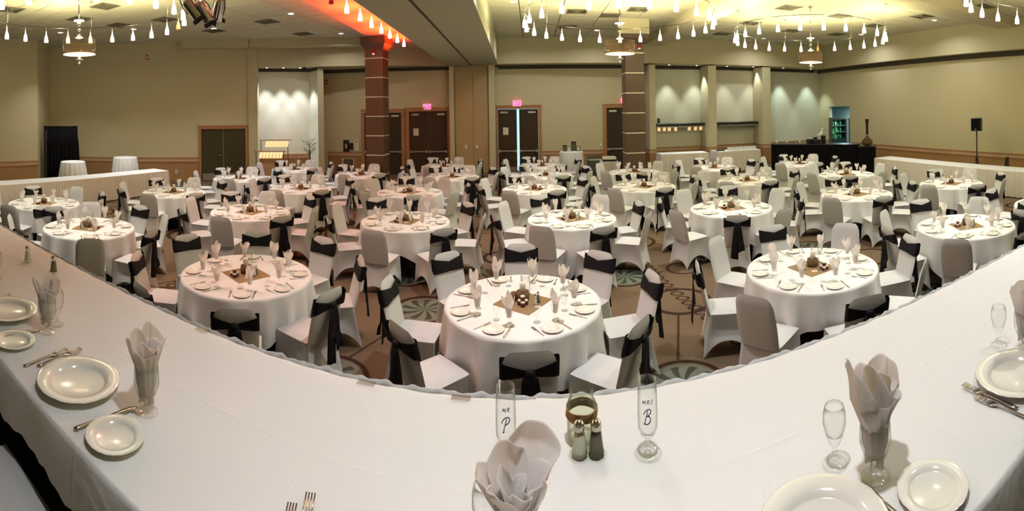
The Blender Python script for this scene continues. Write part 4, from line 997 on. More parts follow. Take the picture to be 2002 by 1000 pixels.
# cloth: square linen over a round table
TR = .755
def cloth_mesh(seed, half=1.19):
    rn = random.Random(seed); n = 120; P = [];  ph = rn.uniform(0, 6)
    for r in (.001, .35, .6, .72): P.append([(r * cos(2 * PI * k / n), r * sin(2 * PI * k / n), .762) for k in range(n + 1)])
    fr_ = []
    for k in range(n):
        a = 2 * PI * k / n; d = half / max(abs(cos(a)), abs(sin(a))) - TR; fr_.append(min(d, .735))
    for t in (0, .04, .10, .25, .45, .7, .9, 1):
        row = []
        for k in range(n + 1):
            a = 2 * PI * k / n; kk = k % n; drop = fr_[kk]; cn = (drop - .43) / .31
            z = .758 - drop * t if t > 0 else .761
            am = (.030 + .042 * cn) * min(1, t * 1.5)
            fw = sin(a * 15 + ph + 1.5 * sin(a * 3 + ph)); fw = fw * abs(fw) ** .3 if fw > 0 else -abs(fw) ** .6
            r = TR + (.0 if t == 0 else .004) + .045 * t * (drop / .7) + am * fw + .014 * t * sin(a * 5 + ph)
            row.append((r * cos(a), r * sin(a), z))
        P.append(row)
    return MB().sheet([list(reversed(r_)) for r_ in P]).mesh('tablecloth', 'linen')
CLOTHS = [cloth_mesh(1, 1.15), cloth_mesh(4, 1.17), cloth_mesh(9, 1.10)]
def make_table():
    t = thing('round_table', '', 'table')
    obj('tabletop', MB().lathe([(0, .725), (.735, .725), (.742, .735), (.735, .75), (0, .75)], 36), 'tabletop', t)
    for a in (.78, 2.36, 3.92, 5.50):
        c, s = cos(a), sin(a)
        obj('leg', MB().tube([(c * .34, s * .34, .725), (c * .42, s * .42, .05), (c * .42, s * .42, 0)], .016, 6).tube([(c * .34, s * .34, .5), (c * .1, s * .1, .725)], .01, 6), 'darkleg', t)
    return t
KT = Kit(make_table)
mat_me = MB().box(-.21, .21, -.21, .21, 0, .003).mesh('burlap_square', 'burlap')
def make_holder():
    t = thing('wood_slice_holder', '', 'candle holder')
    obj('bark_ring', MB().lathe([(0, 0), (.062, 0), (.066, .03), (.063, .085), (.052, .088), (.050, .07), (0, .07)], 18, wav=lambda a, r: 1 + .04 * sin(5 * a) + .03 * sin(11 * a)), 'bark', t)
    obj('log_slice', MB().lathe([(0, -.014), (.045, -.012), (.048, 0), (.045, .012), (0, .014)], 16), 'bark', t, (-.085, .03, .047), (PI / 2 - .3, .2, .5))
    return t
KH = Kit(make_holder)
candle_me = MB().lathe([(0, 0), (.030, 0), (.030, .095), (.026, .10), (0, .095)], 16)
def make_candle():
    t = thing('pillar_candle', '', 'candle'); obj('wax', candle_me, 'wax', t); obj('wick', MB().cyl((0, 0, .09), (0, 0, .115), .002, n=5), 'black', t); return t
KC = Kit(make_candle)
def make_jar():
    t = thing('jam_jar', '', 'jar'); obj('jar', MB().lathe([(0, 0), (.021, 0), (.024, .006), (.024, .030), (.020, .035), (0, .035)], 14), 'jam', t)
    obj('lid', MB().lathe([(0, .034), (.022, .034), (.022, .044), (.020, .046), (0, .046)], 14), 'lid', t); return t
KJ = Kit(make_jar)
def make_shaker(fill):
    t = thing('%s_shaker' % fill, '', 'shaker')
    obj('glass_body', MB().lathe([(.024, 0), (.026, .004), (.020, .014), (.018, .02), (.012, .082)], 8, smooth=False), 'glass_dark', t)
    obj('contents', MB().lathe([(0, .006), (.019, .008), (.0168, .018), (.0118, .070), (0, .071)], 8), fill, t)
    obj('metal_cap', MB().lathe([(.0125, .08), (.0135, .084), (.013, .096), (.008, .106), (0, .110)], 14), 'chrome', t)
    return t
KSA, KPE = Kit(lambda: make_shaker('salt')), Kit(lambda: make_shaker('pepper'))
def make_card():
    t = thing('favour_card', '', 'card'); obj('card', MB().box(-.03, .03, -.022, .022, 0, .002), 'card', t); obj('red_heart', MB().lathe([(0, .0022), (.011, .0022)], 12), 'reddot', t); return t
KCARD = Kit(make_card)
def make_vaseglass():
    t = thing('glass_cylinder', '', 'vase'); obj('glass', MB().lathe([(0, .003), (.045, .003), (.047, .0), (.047, .20), (.045, .20), (.045, .006)], 20), 'glass', t); return t
KV = Kit(make_vaseglass)

POS = ['near right', 'nearer right', 'farther right', 'far right', 'far left', 'farther left', 'nearer left', 'near left']
POS0 = ['near', 'near right', 'right', 'far right', 'far', 'far left', 'left', 'near left']
# px, py of the table-top centre; phrase; angle of first chair; sash rule ('all', 'odd', 'even'); jars
TABLES = [
    (1022, 594, 'the front centre table', 0, 'all', 5), (481, 539, 'the front left table', -6, 'all', 5), (1589, 526, 'the front right table', -22.5, 'front_right', 5),
    (173, 447, 'the leftmost second row table', 0, 'odd', 4), (489, 416, 'the table behind the front left one', 22.5, 'even', 4), (792, 434, 'the second row table left of centre', 22.5, 'odd0', 4),
    (1118, 429, 'the second row table right of centre', 22.5, 'odd0', 4), (1430, 408, 'the table behind the front right one', 0, 'even', 4), (1889, 443, 'the big table at the right edge', -8, 'odd', 4),
    (1675, 381, 'the third row table right of the middle', 22.5, 'odd0', 4), (1860, 360, 'the table beside the long right buffet', 22.5, 'odd0', 4), (1655, 342, 'the table before the vase pedestal', 0, 'even', 3),
    (1563, 321, 'the rearmost table before the black bar', 22.5, 'even', 3), (1461, 354, 'the third row table before the niches', 22.5, 'odd0', 3), (1398, 329, 'the rear table before the buffet niches', 22.5, 'even', 3),
    (1259, 366, 'the table before the right column', 22.5, 'odd0', 3), (1240, 337, "the table at the right column's foot", 10, 'even', 3), (1045, 371, 'the third row centre table', 22.5, 'even', 4),
    (1066, 344, 'the middle table before the lit doors', 22.5, 'even', 3), (1060, 325, 'the rear table before the lit doors', 22.5, 'odd0', 3), (801, 377, 'the third row table left of centre', 0, 'even', 4),
    (884, 347, 'the table before the wall pocket', 22.5, 'even', 3), (868, 326, 'the rear table by the brown doors', 22.5, 'odd0', 3), (705, 343, "the table at the left column's foot", 22.5, 'even', 3),
    (588, 370, 'the third row table before the niche', 22.5, 'odd0', 3), (576, 332, 'the rear table before the white niche', 22.5, 'odd0', 3), (468, 350, 'the table by the grey left door', 30, 'odd0', 3),
    (340, 377, "the table off the left buffet's end", 22.5, 'odd0', 3), (86, 399, 'the table before the long left buffet', 10, 'even', 3),
]
ZT = .762
CH = []
for ti, (px, py, ph, a0, rule, nj) in enumerate(TABLES):
    c = un(px, py, z=.75); cx, cy = c.x, c.y; base = math.atan2(-cx, -cy)                   # direction towards the camera
    rn = random.Random(100 + ti); r_cam = math.hypot(cx, cy)
    KT.put('round folding table under the cloth, ' + ph, (cx, cy, 0), rn.uniform(0, 1), 'round banquet tables')
    crot = {0: .20, 1: .5, 2: .12}.get(ti, rn.uniform(-.8, .8)) - base
    item('tablecloth', CLOTHS[ti % 3], 'white linen cloth draped over ' + ph, 'tablecloth', (cx, cy, 0), crot, 'white tablecloths')
    phs = POS0 if abs(a0) < 12 else POS
    if rule == 'front_right': phs = ['near left', 'near right', 'right, nearer', 'right, farther', 'far right', 'far left', 'left, farther', 'left, nearer']
    if a0 == -8 or a0 == -6: phs = POS0
    fx, fy = -cx / r_cam, -cy / r_cam; rx, ry = fy * -1, fx                                  # f: towards camera; right side seen from the camera
    # right of the viewer at this table: rotate the viewing direction clockwise
    vx, vy = cx / r_cam, cy / r_cam; sx_, sy_ = vy, -vx
    for k in range(8):
        a = math.radians(a0 + 45 * k + (rn.uniform(-4, 4) if ti > 2 else rn.uniform(-2, 2)))
        dx, dy = fx * cos(a) + sx_ * sin(a), fy * cos(a) + sy_ * sin(a)
        if rule == 'all': sash = True
        elif rule == 'odd': sash = k % 2 == 1
        elif rule == 'even' or rule == 'odd0': sash = k % 2 == 0
        elif rule == 'front_right': sash = k in (1, 3, 5, 7)
        dist = .99 + rn.uniform(-.03, .06)
        if ti == 0 and k == 0: dist = .93
        x, y = cx + dx * dist, cy + dy * dist
        rot = math.atan2(-dy, -dx) - PI / 2 + rn.uniform(-.12, .12)
        p = phs[k]
        CH.append([x, y, rot, sash, ('sashed white chair, %s of %s' if sash else 'plain white chair, %s of %s') % (p, ph), 'chairs with black sashes' if sash else 'plain white chairs', cx, cy])
        if ti == 0:                                                 # here the places are laid between the chairs
            a += PI / 8; dx, dy = fx * cos(a) + sx_ * sin(a), fy * cos(a) + sy_ * sin(a); p = POS[k]
        pl = '%s place at %s' % (p, ph)
        # setting: tangent direction
        tx, ty = -dy, dx; th = math.atan2(-dy, -dx) - PI / 2
        def P(rad, tan): return (cx + dx * rad + tx * tan, cy + dy * rad + ty * tan, ZT + .001)
        o = item('side_plate', plate_me, 'small white plate, ' + pl, 'plate', P(.625, .0), rn.uniform(0, 6), 'side plates')
        gx = P(.49, .085 + rn.uniform(-.02, .02))
        item('goblet', gob_me, 'napkin goblet, ' + pl, 'glass', gx, 0, 'napkin goblets')
        o = item('napkin', NAPS[rn.randrange(5)], 'folded napkin, ' + pl, 'napkin', gx, rn.uniform(0, 6), 'napkins')
        s_ = rn.uniform(.82, 1.06); o.scale = (1, 1, s_)
        if r_cam < 9.6:
            item('wine_glass', flute_me, 'empty wine glass, ' + pl, 'glass', P(.44, -.05 + rn.uniform(-.02, .02)), 0, 'small wine glasses')
            item('knife', knife_me, 'steel knife, ' + pl, 'knife', P(.60, .125), th + rn.uniform(-.4, .4), 'knives')
            item('fork', fork_me, 'steel fork, ' + pl, 'fork', P(.60, -.125), th + rn.uniform(-.4, .4), 'forks')
    # centrepiece
    mrot = -base + PI / 4 + rn.uniform(-.4, .4)
    item('burlap_square', mat_me, 'brown burlap square in the middle of ' + ph, 'table mat', (cx, cy, ZT + .001), mrot, 'burlap squares')
    def C(f, s): return (cx + fx * f + sx_ * s, cy + fy * f + sy_ * s, ZT + .004)
    KH.put('bark ring candle holder on ' + ph, C(-.05, .0), rn.uniform(0, 6), 'bark candle holders')
    h_ = C(-.05, .0)
    KC.put('cream pillar candle on ' + ph, (h_[0], h_[1], ZT + .075), 0, 'pillar candles')
    sd = -1 if ti in (1,) else (0 if ti == 0 else rn.choice((-1, 1)))
    js = [(-.028, 0), (.028, 0), (0, .048), (0, .0, 1)][:nj] + ([(0, -.048)] if nj > 4 else [])
    for q, j_ in enumerate(js[:nj]):
        jz = .046 if len(j_) == 3 else 0
        pos = ['left', 'right', 'front', 'top', 'rear'][q]
        KJ.put('red jam jar, %s of the pile on %s' % (pos, ph), tuple(a_ + b_ for a_, b_ in zip(C(.06 + j_[1] + (.02 if jz else 0), .13 * sd + j_[0]), (0, 0, jz))), rn.uniform(0, 3), 'jam jars')
    if r_cam < 9.6:
        KSA.put('glass salt shaker on ' + ph, C(.08, -.10 * sd if sd else .12), 0, 'salt shakers')
        KPE.put('glass pepper shaker on ' + ph, C(.02, -.12 * sd if sd else .15), 0, 'pepper shakers')
        KCARD.put('white card with red heart on ' + ph, C(.12, .02 if sd else .14), rn.uniform(-.5, .5) - base, 'favour cards')
        KV.put('clear glass cylinder vase behind the candle on ' + ph, C(-.17, .03), 0, 'glass cylinders')
obst = [(-5.13, 14.7, .62), (3.30, 14.75, .62)]
for it in range(40):                                                # keep neighbouring chairs clear of each other
    for i in range(len(CH)):
        for j in list(range(i)) + [-1, -2]:
            A = CH[i]; 
            if j < 0: ox, oy, md = obst[j]
            else: ox, oy, md = CH[j][0], CH[j][1], .50
            dx, dy = A[0] - ox, A[1] - oy; d = math.hypot(dx, dy)
            if d < md and d > 1e-4:
                f = (md - d) / d * .5
                A[0] += dx * f; A[1] += dy * f
                if j >= 0: CH[j][0] -= dx * f; CH[j][1] -= dy * f
    for A in CH:
        if it == 39 and any(math.hypot(A[0] - o_[0], A[1] - o_[1]) < .60 for o_ in obst): continue
        dx, dy = A[0] - A[6], A[1] - A[7]; d = math.hypot(dx, dy); k = min(1.12, max(.93, d)) / d
        A[0], A[1] = A[6] + dx * k, A[7] + dy * k
for x, y, rot, sash, lb, grp, tx_, ty_ in CH:
    if any(math.hypot(x - o_[0], y - o_[1]) < .80 for o_ in obst): continue
    put_chair(x, y, rot, sash, lb, grp)
# chairs of the table cut by the right edge
c = un(2062, 400, z=.75); vx, vy = c.x / c.length, c.y / c.length
for k, (ang, sash) in enumerate(((PI * .98, False), (PI * .72, True), (-PI * .8, False), (PI * .45, True))):
    bx, by = c.x + cos(math.atan2(c.y, c.x) + ang) * 1.04 * -1, c.y + sin(math.atan2(c.y, c.x) + ang) * 1.04 * -1
cx, cy = c.x, c.y; r_cam = math.hypot(cx, cy)
fx, fy = -cx / r_cam, -cy / r_cam; sx_, sy_ = cy / r_cam, -cx / r_cam
for a_, sash, lb in ((-112, True, 'sashed white chair, farther one of the pair cut by the right edge'), (-67, False, 'plain white chair, middle one at the right picture edge'), (-22, True, 'sashed white chair, nearest one at the right picture edge')):
    a = math.radians(a_); dx, dy = fx * cos(a) + sx_ * sin(a), fy * cos(a) + sy_ * sin(a)
    put_chair(cx + dx * 1.04, cy + dy * 1.04, math.atan2(-dy, -dx) - PI / 2, sash, lb, 'chairs at the right edge table')
KT.put('round folding table cut off by the right edge', (cx, cy, 0), 0, 'round banquet tables')
item('tablecloth', CLOTHS[0], 'white linen cloth on the table cut off at right', 'tablecloth', (cx, cy, 0), .4, 'white tablecloths')

# ================================================================== HEAD TABLE ON THE STAGE
HZ = 1.68
def yfar(x): return 1.50 + (.03 * min(1, max(0, -x / 2)) - .02 * max(0, x) / 2) + (.07 * max(0, (-x - 1.2)) / 2.4 if x < -1.2 else 0) - 0
def ynear(x): return .735 if x < -.3 else (.735 - .115 * (x + .3) / 1.2 if x < .9 else .62 - .02 * (x - .9))
ht = thing('head_table', 'long row of folding tables under the white head table cloths', 'table', (0, 0, 0))
for a, b in ((-4.2, -2.4), (-2.38, -.58), (-.56, 1.0), (1.02, 2.6)):
    obj('tabletop', MB().add([(x, y, z) for z in (HZ - .035, HZ - .006) for x, y in ((a, max(ynear(a), ynear(b)) + .01), (b, max(ynear(a), ynear(b)) + .01), (b, min(yfar(a), yfar(b)) - .02), (a, min(yfar(a), yfar(b)) - .02))],
        [(3, 2, 1, 0), (4, 5, 6, 7), (0, 1, 5, 4), (1, 2, 6, 5), (2, 3, 7, 6), (3, 0, 4, 7)]), 'tabletop', ht)
    for xx in (a + .12, b - .12):
        for yy in (ynear(xx) + .10, yfar(xx) - .12): obj('leg', MB().cyl((xx, yy, .93), (xx, yy, HZ - .03), .016, n=8), 'darkleg', ht)
def head_cloth(x0, x1, dz, seed):
    rn = random.Random(seed); n = int((x1 - x0) / .02); P = []
    xs = [x0 + (x1 - x0) * i / n for i in range(n + 1)]
    f1, f2, f3 = rn.uniform(0, 6), rn.uniform(0, 6), rn.uniform(0, 6)
    prof = [('n', .18), ('n', .14), ('n', .10), ('n', .05), ('n', .02), ('n', .004)] + [('t', k / 12) for k in range(13)] + [('f', .004), ('f', .02), ('f', .08), ('f', .25), ('f', .45), ('f', .70)]
    for kind, v in prof:
        row = []
        for x in xs:
            yn, yf = ynear(x), yfar(x)
            hem = .006 * sin(x * 31 + f2) + .005 * sin(x * 73 + f1)
            if kind == 'n':
                y = yn - .006 - .012 * (1 - math.exp(-v * 30)) - .03 * v + .010 * v / .18 * sin(x * 9 + f1) + .004 * sin(x * 23 + f3) * v / .18; z = HZ - v + (hem if v > .16 else 0)
            elif kind == 't':
                y = yn + (yf - yn) * v; z = HZ + .0012 * sin(x * 11 + v * 7 + f1) + .0008 * sin(x * 4.3 - v * 9 + f2)
                if v in (0, 1): z -= .002
                if v == 1: y += .004 * sin(x * 47 + f3) + .003 * sin(x * 95)
            else:
                y = yf + .012 + .016 * (1 - math.exp(-v * 30)) + .010 * sin(x * 41 + f1) * min(1, v * 6 + .25) + .01 * v; z = HZ - v
                if v > .3: y += .010 * sin(x * 60 + f2)
            row.append((x, y, z + dz))
        P.append(row)
    if x1 > 2: pass
    return MB().sheet(P)
o = tag(obj('tablecloth', head_cloth(-4.3, .045, 0, 3), 'headcloth'), 'white cloth over the left half of the head table', 'tablecloth', 'head table cloths')
o = tag(obj('tablecloth', head_cloth(.0, 2.75, .0035, 8), 'headcloth'), 'white cloth over the right half of the head table', 'tablecloth', 'head table cloths')
sk = MB(); P_ = []
xs_ = [-4.3 + 7.05 * i / 900 for i in range(901)]
for z_, am_ in ((HZ - .001, .003), (HZ - .02, .003), (HZ - .06, .008), (HZ - .35, .014), (HZ - .72, .018)):
    P_.append([(x, yfar(x) + .036 + (.014 if z_ < HZ - .05 else 0) + am_ * sin(x * 83 + 2 * sin(x * 7)) + .004 * sin(x * 31), z_ + (.003 * sin(x * 57) + .002 * sin(x * 131) if z_ > HZ - .01 else 0)) for x in xs_])
tag(obj('table_skirt', sk.sheet(P_, .002), 'linen'), 'cream ruffled skirt hanging along the far edge of the head table', 'skirt')
# skirt clips along the far edge
K = Kit(lambda: tag(obj('skirt_clip', MB().box(-.032, .032, -.010, .014, .0035, .0055).box(-.032, .032, .014, .017, -.03, .0055), 'clip'), '', 'clip'))
for px, py, lb in ((387, 652, 'left'), (716, 752, 'middle'), (900, 786, 'right')):
    p = un(px, py, z=HZ); K.put('clear table skirt clip on the far edge, %s one' % lb, (p.x, yfar(p.x) - .01, HZ + .001), 0, 'table skirt clips')
# chairs at the head table
put_chair(-1.40, .50, 0.0, False, 'white covered chair at the head table, bottom left corner', 'head table chairs', .93)
put_chair(-2.35, .45, .05, False, 'white covered chair at the head table beyond the left edge', 'head table chairs', .93)

Z = HZ + .0045
def at(px, py, z=HZ + .004): p = un(px, py, z=z); return (p.x, p.y, Z)
# china: scalloped rims
def plate_mb(R_):
    k = R_ / .145
    return MB().lathe([(0, .006 * k), (.088 * k, .006 * k), (.094 * k, .009 * k), (.099 * k, .017 * k), (.118 * k, .021 * k), (.143 * k, .024 * k), (.145 * k, .0225 * k), (.118 * k, .015 * k), (.097 * k, .006 * k), (.090 * k, 0), (0, 0)], 96,
        wav=lambda a, r: 1 + (.006 * sin(a * 24) + .004 * sin(a * 12) if r > .13 * k else 0))
bigplate, smallplate = plate_mb(.147).mesh('dinner_plate', 'china'), plate_mb(.088).mesh('bread_plate', 'china')
for px, py, lb in ((153, 752, 'large white dinner plate at the left of the head table'), (14, 612, 'large white dinner plate cut by the left edge'), (1990, 739, 'large white dinner plate cut by the right edge'), (1612, 1052, 'large white dinner plate rim at the bottom edge')):
    item('dinner_plate', bigplate, lb, 'plate', at(px, py), 0, 'dinner plates')
for px, py, lb in ((225, 858, 'small white bread plate at the lower left'), (28, 670, 'small white bread plate near the left edge'), (1824, 962, 'small white bread plate at the lower right')):
    item('bread_plate', smallplate, lb, 'plate', at(px, py), 0, 'bread plates')
bigfork, bigknife = fork_mb(.195).mesh('fork', 'cutlery'), knife_mb(.23).mesh('knife', 'cutlery')
def cut(name, me, tip, tail, lb, cat, grp, dz=.002, roll=0):
    a, b = un(*tip, z=HZ + .004), un(*tail, z=HZ + .004); d = a - b; L = {'fork': .195, 'knife': .23}[cat]
    m_ = (a + b) / 2
    o = item(name, me, lb, cat, (m_.x, m_.y, Z + dz), math.atan2(d.y, d.x) - PI / 2, grp); s_ = d.length / L; o.scale = (max(.85, min(1.1, s_)),) * 2 + (1,); o.scale[1] = s_
cut('fork', bigfork, (131, 686), (46, 717), 'steel fork, left one beside the large left plate', 'fork', 'head table forks')
cut('fork', bigfork, (158, 686), (73, 718), 'steel fork, right one beside the large left plate', 'fork', 'head table forks', .004)
cut('fork', bigfork, (21, 579), (-60, 600), 'steel fork cut off at the left picture edge', 'fork', 'head table forks')
cut('fork', bigfork, (1884, 757), (1990, 803), 'steel fork, upper one of the right pair', 'fork', 'head table forks', .006)
cut('fork', bigfork, (1908, 779), (2025, 826), 'steel fork, lower one of the right pair', 'fork', 'head table forks')
cut('fork', bigfork, (608, 970), (570, 1150), 'steel fork, right one of the pair at the bottom edge', 'fork', 'head table forks')
cut('fork', bigfork, (572, 990), (530, 1160), 'steel fork, left one of the pair at the bottom edge', 'fork', 'head table forks')
cut('knife', bigknife, (266, 797), (145, 842), 'steel knife above the lower left bread plate', 'knife', 'head table knives')
cut('knife', bigknife, (78, 646), (-20, 665), 'steel knife above the bread plate at the left edge', 'knife', 'head table knives')
cut('knife', bigknife, (1682, 944), (1775, 1030), 'steel knife left of the lower right bread plate', 'knife', 'head table knives')
# thick stemware of the foreground
def wine_glass_mb(s, h, br, top, foot=.035, bowl0=.075):
    return MB().lathe([(0, 0), (foot * .95, .0004), (foot, .0014), (foot * .95, .0028), (foot * .6, .0055), (.012, .011), (.009, .015), (.0055, .026), (.0055, bowl0 - .018), (.009, bowl0 - .010), (.016, bowl0), (br * .75, bowl0 + .018), (br, bowl0 + .05), (br * .98, bowl0 + .075), (top, h), (top - .0012, h), (br * .95, bowl0 + .075), (br * .96, bowl0 + .05), (br * .7, bowl0 + .02), (0, bowl0 + .004)], 32)
big_gob = wine_glass_mb(1, .152, .041, .038, .037, .042).mesh('goblet', 'glass')
small_gob = wine_glass_mb(1, .155, .031, .0255, .033, .060).mesh('wine_glass', 'glass')
flute_big = MB().lathe([(0, 0), (.0355, .0004), (.037, .0014), (.0355, .0028), (.02, .006), (.012, .010), (.0085, .015), (.006, .022), (.007, .028), (.010, .033), (.006, .040), (.010, .048), (.020, .058), (.0265, .075), (.0275, .11), (.0265, .16), (.0255, .205), (.0243, .205), (.0255, .16), (.0263, .11), (.025, .077), (.018, .061), (0, .052)], 36).mesh('glass_body', 'glass')
def hr_napkin(seed, peaks, h, width=1.0, curls=True, bl=.085):
    """tall napkin: a funnel in the glass opening into pointed petals; peaks = (angle, height, lean)"""
    rn = random.Random(seed); mb = MB(); res, rows = 72, 40
    for layer, (sc, hs) in enumerate(((1.0, 1.0), (.78, .97), (.5, .86))):
        P = []; fph = rn.uniform(0, 6); off = layer * .9
        for j in range(rows + 1):
            v = j / rows; row = []
            for i in range(res + 1):
                a = 2 * PI * i / res; top = h * .66; ln = 0; lx = ly = 0
                for pa, phh, pl in peaks:
                    d = abs((a - pa - off + PI) % (2 * PI) - PI); g = max(0, 1 - (d / 1.15) ** 1.5)
                    top = max(top, h * .66 + (phh * hs - h * .66) * g); lx += g * pl * cos(pa); ly += g * pl * sin(pa)
                z = bl + v * (top - bl); q = (z - bl) / (h - bl)
                zb = min(1, max(0, (z - .052) / .05)); op = min(1, max(0, (z - .135) / .075))
                r = (.016 + .017 * zb ** .7 + (.024 * width) * op - .012 * max(0, q - .6)) * sc
                r *= 1 + (.04 + .20 * op) * sin(2 * a + fph) + .10 * sin(5 * a + fph * 1.7 + q * 2) * (.3 + .7 * op) + .035 * sin(13 * a + fph + q * 4)
                w_ = max(0, q - .5) ** 1.8 * .8
                c_ = .010 * v ** 8 * sin(a * 3 + fph) if curls else 0
                row.append(((r + c_) * cos(a) + lx * w_, (r + c_) * sin(a) + ly * w_, z))
            P.append(row)
        mb.sheet(P, .0008)
    # stuffed folds down in the bowl
    for k in range(5):
        a = k * 1.26 + .3; mb.sheet([[((.010 + .016 * u_) * cos(a + .7 * u_ - .3) , (.010 + .016 * u_) * sin(a + .7 * u_ - .3), z) for u_ in (0, .5, 1)] for z in (bl - .022, bl, bl + .03, bl + .06)], .0008)
    return mb.mesh('napkin', 'napkin')
def place_pair(px, py, nap, lbg, lbn, rot, sc=1.0, tilt=(0, 0)):
    loc = at(px, py); o = item('goblet', big_gob, lbg, 'glass', loc, 0, 'head table goblets')
    n_ = item('napkin', nap, lbn, 'napkin', loc, (tilt[0], tilt[1], rot), 'head table napkins'); n_.scale = (sc, sc, 1)
bl = .052
place_pair(287, 806, hr_napkin(11, [(0.2, .262, .02), (2.2, .245, .03), (4.0, .20, .07), (5.2, .22, .05)], .27, .9, bl=bl), 'goblet with upright napkin at the left head table place', 'tall white napkin standing in the left goblet', 2.2)
place_pair(92, 650, hr_napkin(12, [(0.6, .245, .03), (2.9, .24, .06), (4.6, .19, .03)], .255, .9, bl=bl), 'goblet with napkin near the left picture edge', 'yellowish white napkin in the goblet near the left edge', .9)
place_pair(1712, 932, hr_napkin(13, [(2.7, .33, .09), (0.3, .27, .08), (4.9, .20, .10)], .32, 1.1, bl=bl), 'goblet with pinkish napkin at the right head table place', 'tall pinkish napkin fanning out of the right goblet', .35, 1.05)
place_pair(2003, 682, hr_napkin(14, [(2.9, .27, .07), (0.5, .24, .03), (4.4, .2, .03)], .27, 1.0, bl=bl), 'goblet cut by the right picture edge', 'pinkish napkin in the goblet at the right edge', .2)
place_pair(1012, 1128, hr_napkin(15, [(1.1, .255, .04), (3.0, .222, .02), (-.35, .205, .16), (4.7, .19, .05)], .255, 1.6, bl=bl), 'goblet with large napkin at the bottom centre', 'large loose napkin folding over at the bottom centre', .15, 1.15)
for px, py, lb in ((1632, 908, 'clear wine glass left of the pinkish napkin'), (1953, 676, 'clear wine glass near the right edge'), (112, 636, 'clear wine glass behind the yellowish napkin'), (-6, 545, 'wine glass at the left picture edge'), (952, 1090, 'clear wine glass left of the bottom centre napkin')):
    item('wine_glass', small_gob, lb, 'glass', at(px, py), 0, 'head table wine glasses')
# lettered flutes
def on_cyl(pts, R_, zc, facing):                                     # (u,v) metres on the glass front -> 3-D, wrapped on the bowl
    return [(R_ * sin(u / R_) * cos(facing) + R_ * cos(u / R_) * sin(facing) * 1, -R_ * cos(u / R_) * cos(facing) + R_ * sin(u / R_) * sin(facing), zc + v) for u, v in pts]
STK = {
    'M': [[(0, 0), (.12, .9)], [(.12, .9), (.40, .25), (.78, .95)], [(.78, .95), (.80, .05), (.95, 0)]],
    'R': [[(.05, 0), (.25, .9)], [(.05, .75), (.3, .98), (.62, .92), (.66, .7), (.5, .52), (.2, .45)], [(.3, .45), (.55, .15), (.85, .05)]],
    'S': [[(.62, .85), (.4, 1.0), (.2, .85), (.28, .6), (.5, .4), (.45, .12), (.2, 0), (.0, .12)]],
    'P': [[(.30, .0), (.33, .25), (.48, .92)], [(.0, .62), (.08, .82), (.35, 1.0), (.65, 1.03), (.85, .93), (.85, .74), (.65, .58), (.42, .50)], [(.18, -.02), (.30, -.03), (.38, .05)]],
    'B': [[(.22, .0), (.28, .3), (.42, .95)], [(.0, .68), (.08, .85), (.35, 1.02), (.62, 1.05), (.80, .95), (.72, .72), (.40, .55)], [(.40, .55), (.70, .52), (.86, .34), (.78, .10), (.52, -.03), (.28, .0), (.10, -.02)]],
}
def smooth(pts, n=6):
    out = []; m = len(pts)
    for i in range(m - 1):
        p0, p1, p2, p3 = pts[max(0, i - 1)], pts[i], pts[i + 1], pts[min(m - 1, i + 2)]
        for k in range(n):
            t = k / n; out.append(tuple(.5 * (2 * p1[c] + (p2[c] - p0[c]) * t + (2 * p0[c] - 5 * p1[c] + 4 * p2[c] - p3[c]) * t * t + (3 * p1[c] - p0[c] - 3 * p2[c] + p3[c]) * t ** 3) for c in (0, 1)))
    return out + [pts[-1]]
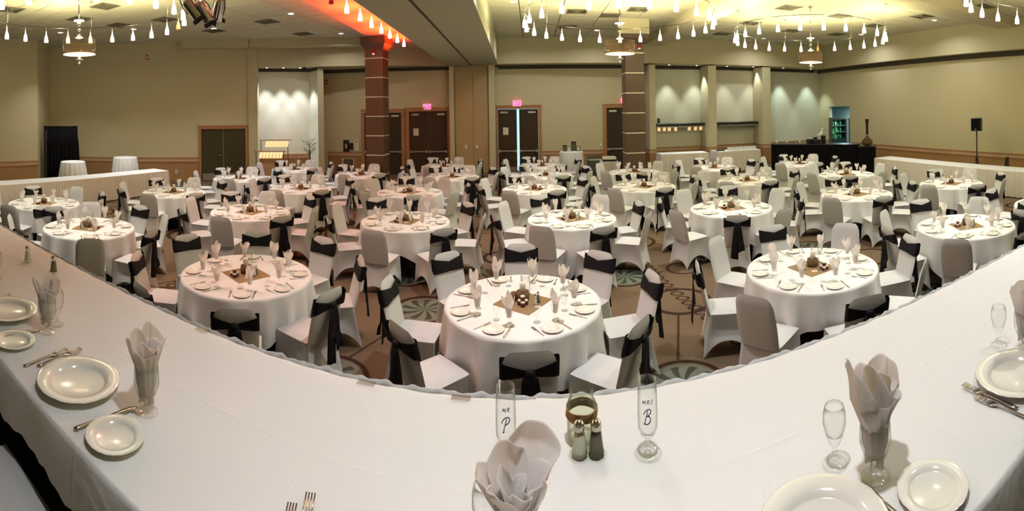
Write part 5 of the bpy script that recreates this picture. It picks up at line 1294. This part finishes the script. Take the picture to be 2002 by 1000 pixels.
def flute(px, py, title, initial, lb, loc=None):
    loc = loc or at(px, py); t = thing('champagne_flute', lb, 'glass', loc, 0, 'lettered champagne flutes')
    link('glass_body', flute_big, t)
    fc = math.atan2(-loc[0], -loc[1]); f_ = math.atan2(loc[0], loc[1]) * -1
    mb = MB(); wd = .0085; x = -(len(title) * .0105) / 2 + .001
    for ch in title:
        for st in STK[ch]: mb.tube(on_cyl([(x + u * .0092 + v * .0025, v * .0105) for u, v in (smooth(st) if len(st) > 2 else st)], .0272, .152, f_), .0008, 5)
        x += .0105 if ch != 'M' else .0118
    for st in STK[initial]: mb.tube(on_cyl([(-.0130 + u * .023 + v * .004, v * .037) for u, v in (smooth(st) if len(st) > 2 else st)], .0284, .100, f_), .0014, 6)
    obj('lettering', mb, 'ink', t)
    return t
flute(1267, 888, 'MRS', 'B', 'clear flute with navy lettering MRS B')
flute(983, 888, 'MR', 'P', 'clear flute with navy lettering MR P', at(990, 905))
# mason jar with twine
jl = at(1138, 862)
t = thing('mason_jar', 'open glass mason jar wrapped with twine in the centre', 'jar', jl)
obj('glass', MB().lathe([(0, 0), (.036, 0), (.041, .006), (.042, .02), (.042, .098), (.040, .112), (.033, .122), (.031, .126), (.034, .128), (.034, .131), (.031, .134), (.0345, .137), (.0345, .140), (.031, .143), (.034, .148), (.034, .152), (.032, .154), (.030, .150), (.029, .126), (.038, .110), (.040, .098), (.040, .01), (0, .006)], 40), 'glass_dark', t)
mb = MB(); mb.tube([((.0435 + .0012 * sin(k * 1.1)) * cos(k * 2 * PI / 28), (.0435 + .0012 * sin(k * 1.1)) * sin(k * 2 * PI / 28), .072 + .026 * k / 28 / 9 + .0012 * sin(k * .37)) for k in range(28 * 9 + 1)], .0021, 6)
obj('twine_wrap', mb, 'rope', t)
mb = MB(); mb.sheet([[(.0412 * sin(a), -.0412 * cos(a), .048 + h_) for a in (-.5, -.25, 0, .25, .5)] for h_ in (0, .018)], .0003)
KSA.put('tall glass salt shaker in front of the mason jar', at(1133, 893), .2, 'head table shakers')
o1 = KPE.put('tall glass pepper shaker in front of the mason jar', at(1166, 892), .1, 'head table shakers')
KSA.put('glass salt shaker on the far left of the head table', at(54, 511), 0, 'head table shakers')
KPE.put('short glass pepper shaker on the left of the head table', at(105, 533), 0, 'head table shakers')
for o in list(bpy.data.objects):
    if o.get('group') == 'head table shakers': o.scale = (1.18, 1.18, .92)
